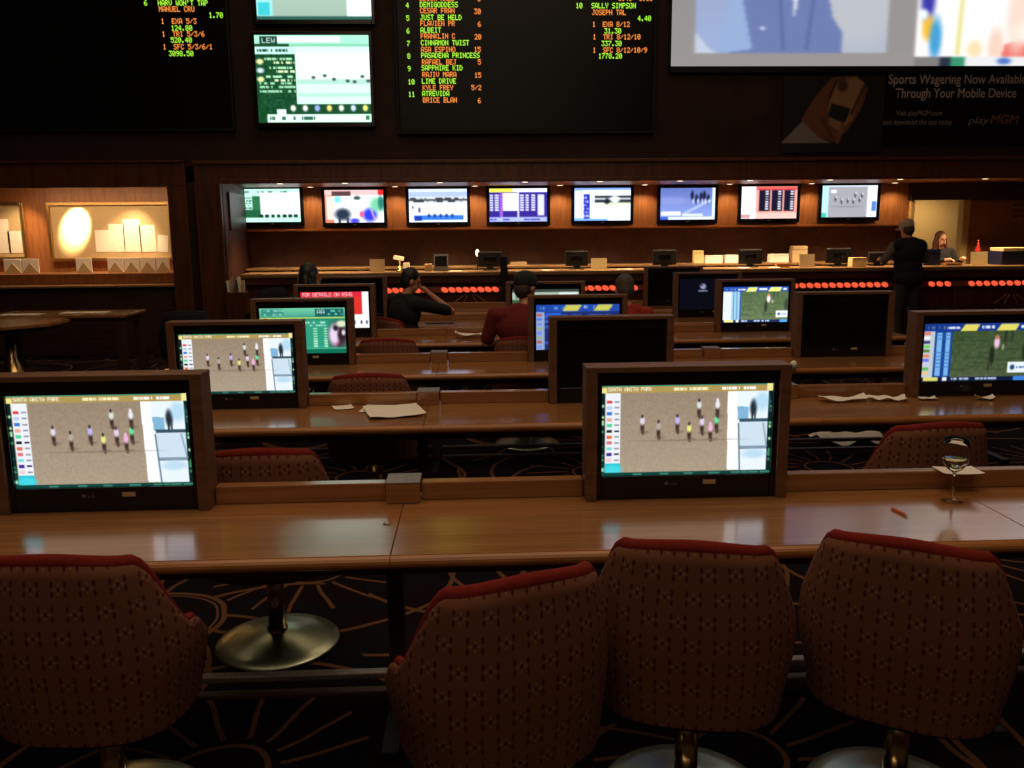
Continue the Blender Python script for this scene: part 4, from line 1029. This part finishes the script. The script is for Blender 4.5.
# ------------------------------------------------------------------ small things on the desks
def sheet(name, label, cat, px, py, L_, W_, rz, z=.75, curl=.02, n=10, mat='paper', seed=1, wave=0):
    q = atz(px, py, z); rs = random.Random(seed); bm = bmesh.new(); g_ = []
    k1, k2, k3 = rs.uniform(0, 6), rs.uniform(0, 6), rs.uniform(3, 6)
    for i in range(n+1):
        g_.append([])
        for j in range(n+1):
            u, v = i/n-.5, j/n-.5
            zz = curl*(abs(u*2)**3*(.6+.4*math.sin(k1))+abs(v*2)**3*.3)+wave*(1+math.sin(u*k3*2.2+k1+v*3)*math.cos(v*k3*1.6+k2+u*2))
            g_[-1].append(bm.verts.new((u*L_, v*W_, zz+.002)))
    for i in range(n):
        for j in range(n): bm.faces.new((g_[i][j], g_[i+1][j], g_[i+1][j+1], g_[i][j+1]))
    me = bpy.data.meshes.new(name); bm.to_mesh(me); bm.free(); o = link(name, me, mat, None, True, (q.x, q.y, z+.001)); o.rotation_euler[2] = rz
    return tag(o, label, cat)
sheet('newspaper', 'open white paper lying on the second desk row near the cable cover', 'paper', 394, 412.5, .30, .3, .25, z=.7525, curl=.01, wave=.003)
sheet('note_card', 'small white card beside the larger paper on the second desk row', 'paper', 343, 408, .11, .11, .3, curl=.004)
sheet('paper_corner', 'second sheet under the open paper on the second desk row', 'paper', 384, 409, .24, .2, -.1, z=.75, curl=.001)
sheet('crumpled_paper', 'flat crumpled paper strip on the second desk row beside the turf monitor', 'paper', 843, 401,   .28, .1, .02, wave=.006, seed=3)
sheet('crumpled_paper', 'curled crumpled paper touching the turf monitor box', 'paper', 888, 400.5, .2, .1, -.2, wave=.008, seed=5)
sheet('napkin', 'small folded napkin at the foot of the turf monitor', 'napkin', 928, 400, .1, .05, 0, wave=.004, seed=6)
sheet('napkin', 'second small napkin under the picture of the turf monitor', 'napkin', 985, 400, .1, .05, -.1, wave=.004, seed=8)
sheet('newspaper', 'bright curled paper on the fourth desk row beside the man in the cap', 'paper', 474, 337.5, .34, .18, .1, curl=.05, wave=.012, seed=9)
sheet('newspaper', 'dark folded paper on the fifth desk row under the raised arm', 'paper', 440, 323, .3, .14, .1, curl=.02, mat='clothg', seed=2)
q = at(958, 471.5, ROW[0]+.585); o = sheet('napkin', 'white square napkin on the front desk rail behind the wine glass', 'napkin', 958, 471.5, .15, .1, -.05, z=.8185, curl=.004)
q = at(793.5, 366, ROW[2]+.45); tag(MB().ell((0, 0, .03), (.026, .024, .03), seg=12).build('crumpled_ball', 'paper', None, True, (atz(793.5, 369, .75).x, atz(793.5, 369, .75).y, .7505)), 'small crumpled paper ball on the third desk row below the switched off monitor', 'paper ball')
sheet('dropped_papers', 'heap of white papers dropped on the carpet beneath the desks', 'papers', 850, 442, .55, .35, .1, z=0, wave=.03, seed=12)
def pencil(px0, py0, px1, py1, lb):
    a, b = atz(px0, py0, .755), atz(px1, py1, .755); t = thing('pencil', lb, 'pencil', (a.x, a.y, .7555)); d_ = b-a; L_ = d_.length; t.rotation_euler[2] = math.atan2(d_.y, d_.x)
    MB().tube([(0, 0, 0), (L_*.86, 0, 0)], .0048, 6).build('barrel', 'orange', t); MB().tube([(L_*.86, 0, 0), (L_, 0, 0)], [.0046, .0008], 8).build('tip', 'cream', t)
pencil(892, 508, 908, 516, 'short orange pencil lying on the front desk before the wine glass')
pencil(214, 502.5, 246, 502, 'orange pencil lying along the front desk beside the cut off race monitor')
q = atz(952, 501.5, .75); t = thing('wine_glass', 'stemmed glass with a little white wine on the front desk', 'glass', (q.x, q.y, .7505))
HG = .232
MB().lathe([(0, .001), (.036, .0), (.037, .002), (.012, .006), (.0045, .014), (.004, .10), (.007, .108), (.026, .122), (.041, .145), (.0455, .17), (.043, .2), (.037, HG), (.0358, HG), (.0418, .2), (.0443, .17), (.0398, .146), (.025, .1238), (.005, .112), (0, .111)], seg=40).build('bowl_and_stem', 'glass', t, True)
MB().lathe([(0, .1115), (.005, .1125), (.0246, .1242), (.0392, .1462), (.0425, .157), (0, .157)], seg=40).build('wine', 'wine', t, True)

# ------------------------------------------------------------------ people
def remesh(mb, name, mat, parent, vox=.009, smooth=4):
    me = bpy.data.meshes.new('tmp'); bmesh.ops.recalc_face_normals(mb.bm, faces=mb.bm.faces); mb.bm.to_mesh(me); mb.bm.free()
    o = bpy.data.objects.new('tmp', me); COL.objects.link(o)
    r = o.modifiers.new('r', 'REMESH'); r.mode = 'VOXEL'; r.voxel_size = vox
    s = o.modifiers.new('s', 'SMOOTH'); s.factor = .5; s.iterations = smooth
    bpy.context.view_layer.update()
    nm = bpy.data.meshes.new_from_object(o.evaluated_get(bpy.context.evaluated_depsgraph_get())); nm.name = name; nm.materials.clear()
    COL.objects.unlink(o); bpy.data.objects.remove(o)
    return link(name, nm, mat, parent, True)
def person(label, loc, rz, sit=True, lean=(0, 0), head_yaw=0, head_pitch=0, elbows=None, wrists=None, top='clothb', bottom='trous', hair='hairb', hair_style='short', cap=None, sleeve=.55, skin='skin', wide=1.0, scale=1.0, vest=None, zoff=0):
    t = thing('person', label, 'person', loc, rz); t.scale = (scale,)*3
    V = Vector; P0 = V((0, 0, .486/scale+.13)) if sit else V((0, 0, .95))
    Rl = Matrix.Rotation(-lean[0], 3, 'X') @ Matrix.Rotation(lean[1], 3, 'Y')
    up = lambda p: P0 + Rl @ V(p)
    sh = [up((s*.185*wide, 0, .44)) for s in (-1, 1)]
    el = [V(e) if e else up((s*.25*wide, .06, .2)) for s, e in zip((-1, 1), elbows or (None, None))]
    wr = [V(e) if e else up((s*.2, .26, .21)) for s, e in zip((-1, 1), wrists or (None, None))]
    hc = up((0, .035, .66)); RH = Rl @ Matrix.Rotation(head_yaw, 3, 'Z') @ Matrix.Rotation(-head_pitch, 3, 'X'); H = lambda p: hc + RH @ V(p)
    if sit:
        hip = [P0+V((s*.09, .02, -.02)) for s in (-1, 1)]; kn = [V((s*.12, .42, .575)) for s in (-1, 1)]; an = [V((s*.12, .40, .1)) for s in (-1, 1)]
    else:
        hip = [P0+V((s*.09, 0, -.03)) for s in (-1, 1)]; kn = [V((s*.11, .02, .5)) for s in (-1, 1)]; an = [V((s*.12, -.02, .09)) for s in (-1, 1)]
    def torso(b, g):
        b.ell(P0+V((0, 0, .0)), (.165*min(wide, 1.08)+g, .125+g, .115+g)); b.ell(up((0, .01, .16)), (.15*wide+g, .115+g, .17+g), Rl); b.ell(up((0, .0, .33)), (.175*wide+g, .12+g, .17+g), Rl)
        b.cap(up((-.15*wide, -.005, .43)), .065+g, up((.15*wide, -.005, .43)), .065+g); b.cap(up((-.08, -.01, .46)), .06+g, up((.08, -.01, .46)), .06+g)
    b = MB(); torso(b, 0)
    b.cap(up((0, -.01, .46)), .056, H((0, -.01, -.08)), .05)
    b.ell(H((0, -.005, .02)), (.074, .094, .105), RH); b.ell(H((0, .03, -.055)), (.055, .06, .06), RH); b.cap(H((0, .092, .005)), .009, H((0, .108, -.025)), .014, 8); b.ell(H((0, .085, -.062)), (.026, .012, .009), RH, 10)
    for s in (-1, 1): b.ell(H((s*.075, -.005, -.01)), (.012, .022, .032), RH, 10); b.ell(H((s*.03, .08, .022)), (.022, .016, .008), RH, 10)
    for i, s in enumerate((-1, 1)):
        b.cap(sh[i], .055, el[i], .042); b.cap(el[i], .041, wr[i], .027)
        f = (wr[i]-el[i]).normalized(); sd = f.cross(V((0, 0, 1))); sd = sd.normalized() if sd.length > .1 else V((1, 0, 0)); nn = sd.cross(f); inn = sd*(-1 if sd.x*s > 0 else 1)
        if nn.z > 0: nn = -nn
        pc = wr[i]+f*.05
        b.cap(wr[i]+f*.01, .026, pc+f*.025, .03)
        for k, (o1, L1) in enumerate(((-.03, .066), (-.01, .076), (.011, .072), (.03, .056))):
            a0 = pc+f*.035+inn*(-o1); a1 = a0+f*L1*.5+nn*.008; a2 = a1+f*L1*.35+nn*.03
            b.cap(a0, .0098, a1, .009, 8); b.cap(a1, .009, a2, .0078, 8)
        b.cap(wr[i]+f*.03+inn*.022, .012, wr[i]+f*.07+inn*.055+nn*.012, .0095, 8)
        b.cap(hip[i], .085, kn[i], .058); b.cap(kn[i], .056, an[i], .036); b.cap(an[i], .036, an[i]+V((0, .13, -.05)), .032)
    remesh(b, 'body', skin, t)
    for s in (-1, 1): MB().ell(H((s*.03, .086, .012)), (.011, .006, .006), RH, 8).build('eye', 'hairb', t, True)
    c = MB(); torso(c, .014)
    for i in range(2):
        if sleeve > .9: c.cap(sh[i], .068, el[i], .054); c.cap(el[i], .053, el[i].lerp(wr[i], .92), .038)
        else: c.cap(sh[i], .07, sh[i].lerp(el[i], .85), .06)
    remesh(c, 'shirt', top, t, .011)
    if vest:
        c = MB(); torso(c, .032); remesh(c, 'vest', vest, t, .011)
    c = MB(); c.ell(P0, (.168*min(wide, 1.08)+.016, .135, .118))
    for i in range(2): c.cap(hip[i], .1, kn[i], .074); c.cap(kn[i], .072, an[i], .055)
    remesh(c, 'trousers', bottom, t, .012)
    for i in range(2):
        q = MB(); q.cap(an[i]+V((0, -.03, -.055)), .035, an[i]+V((0, .16, -.06)), .032); q.box(an[i].x-.04, an[i].x+.04, an[i].y-.07, an[i].y+.2, an[i].z-.098, an[i].z-.07, .008); q.build('shoe', 'black', t, True)
    if hair_style != 'none':
        h = MB(); h.ell(H((0, -.05, -.01)), (.078, .068, .09), RH)
        if not cap: h.ell(H((0, -.018, .04)), (.084, .098, .1), RH)
        if hair_style == 'long':
            h.ell(H((0, -.07, -.1)), (.1, .06, .17), RH); 
            for s in (-1, 1): h.cap(H((s*.072, .0, .02)), .03, H((s*.09, .0, -.2)), .032)
        remesh(h, 'hair', hair, t, .01)
    if cap:
        h = MB(); h.ell(H((0, -.012, .055)), (.092, .112, .088), RH); h.ell(H((0, -.012, .03)), (.094, .113, .05), RH); h.ell(H((0, .13, .04)), (.075, .085, .01), RH)
        remesh(h, 'cap', cap, t, .008)
    return t
# man in black, forearm raised to his face
person('man in black with bare forearm raised to his face, seated at the fifth desk row', (-.73, 8.53, 0), math.radians(-48), lean=(.12, .06), head_yaw=-.45, head_pitch=.1, elbows=(None, (.26, .46, .96)), wrists=((-.16, .2, .87), (.1, .30, 1.15)), top='clothb', hair='hairb', wide=1.14, scale=.96)
person('man in a black cap and maroon shirt, seated at the fourth desk row', (.41, 6.95, 0), math.radians(-8), lean=(.1, 0), head_yaw=-.6, head_pitch=.03, top='clothr', hair='hairg', cap='capk', wide=1.36, scale=.985, sleeve=.6, skin='skin2')
person('grey haired person in a red top, seated at the fourth desk row', (1.25, 6.97, 0), math.radians(4), lean=(.14, 0), top='clothred', hair='hairg', wide=1.0, head_pitch=.1, scale=.95)
person('person with long black hair in dark clothes, seated close to the panelled reveal', (-1.64, 8.55, 0), math.radians(-40), lean=(.02, 0), head_yaw=-.3, top='clothb', hair='hairb', hair_style='long', sleeve=1, scale=1.01, wrists=((-.16, .12, .76), (.16, .12, .76)), elbows=((-.27, -.06, .86), (.27, -.06, .86)))
xm = at(908, 260, 11.95).x
person('customer in a grey cap and black vest, standing at the betting counter', (xm, 11.9, 0), math.radians(6), sit=False, lean=(.1, -.02), head_pitch=.15, elbows=((-.33, .06, 1.2), (.27, .08, 1.2)), wrists=((-.24, .28, 1.2), (.18, .3, 1.2)), top='clothg', vest='clothb', bottom='trous', hair='hairg', cap='capg', sleeve=1, wide=1.1, scale=1.045)
xm = at(943, 250, 13.25).x
person('clerk with long brown hair and a black top, standing behind the betting counter', (xm, 13.3, 0), math.radians(176), sit=False, lean=(.06, .08), head_yaw=.2, elbows=(None, (.26, .12, 1.24)), wrists=((-.2, .3, 1.27), (.06, .28, 1.27)), top='clothb', hair='hairr', hair_style='long', sleeve=1, skin='skin2', scale=.945)

# ------------------------------------------------------------------ look
sc.view_settings.view_transform = 'Standard'; sc.view_settings.look = 'None'; sc.view_settings.exposure = 0; sc.view_settings.gamma = 1
sc.cycles.max_bounces = 12; sc.cycles.sample_clamp_indirect = 4
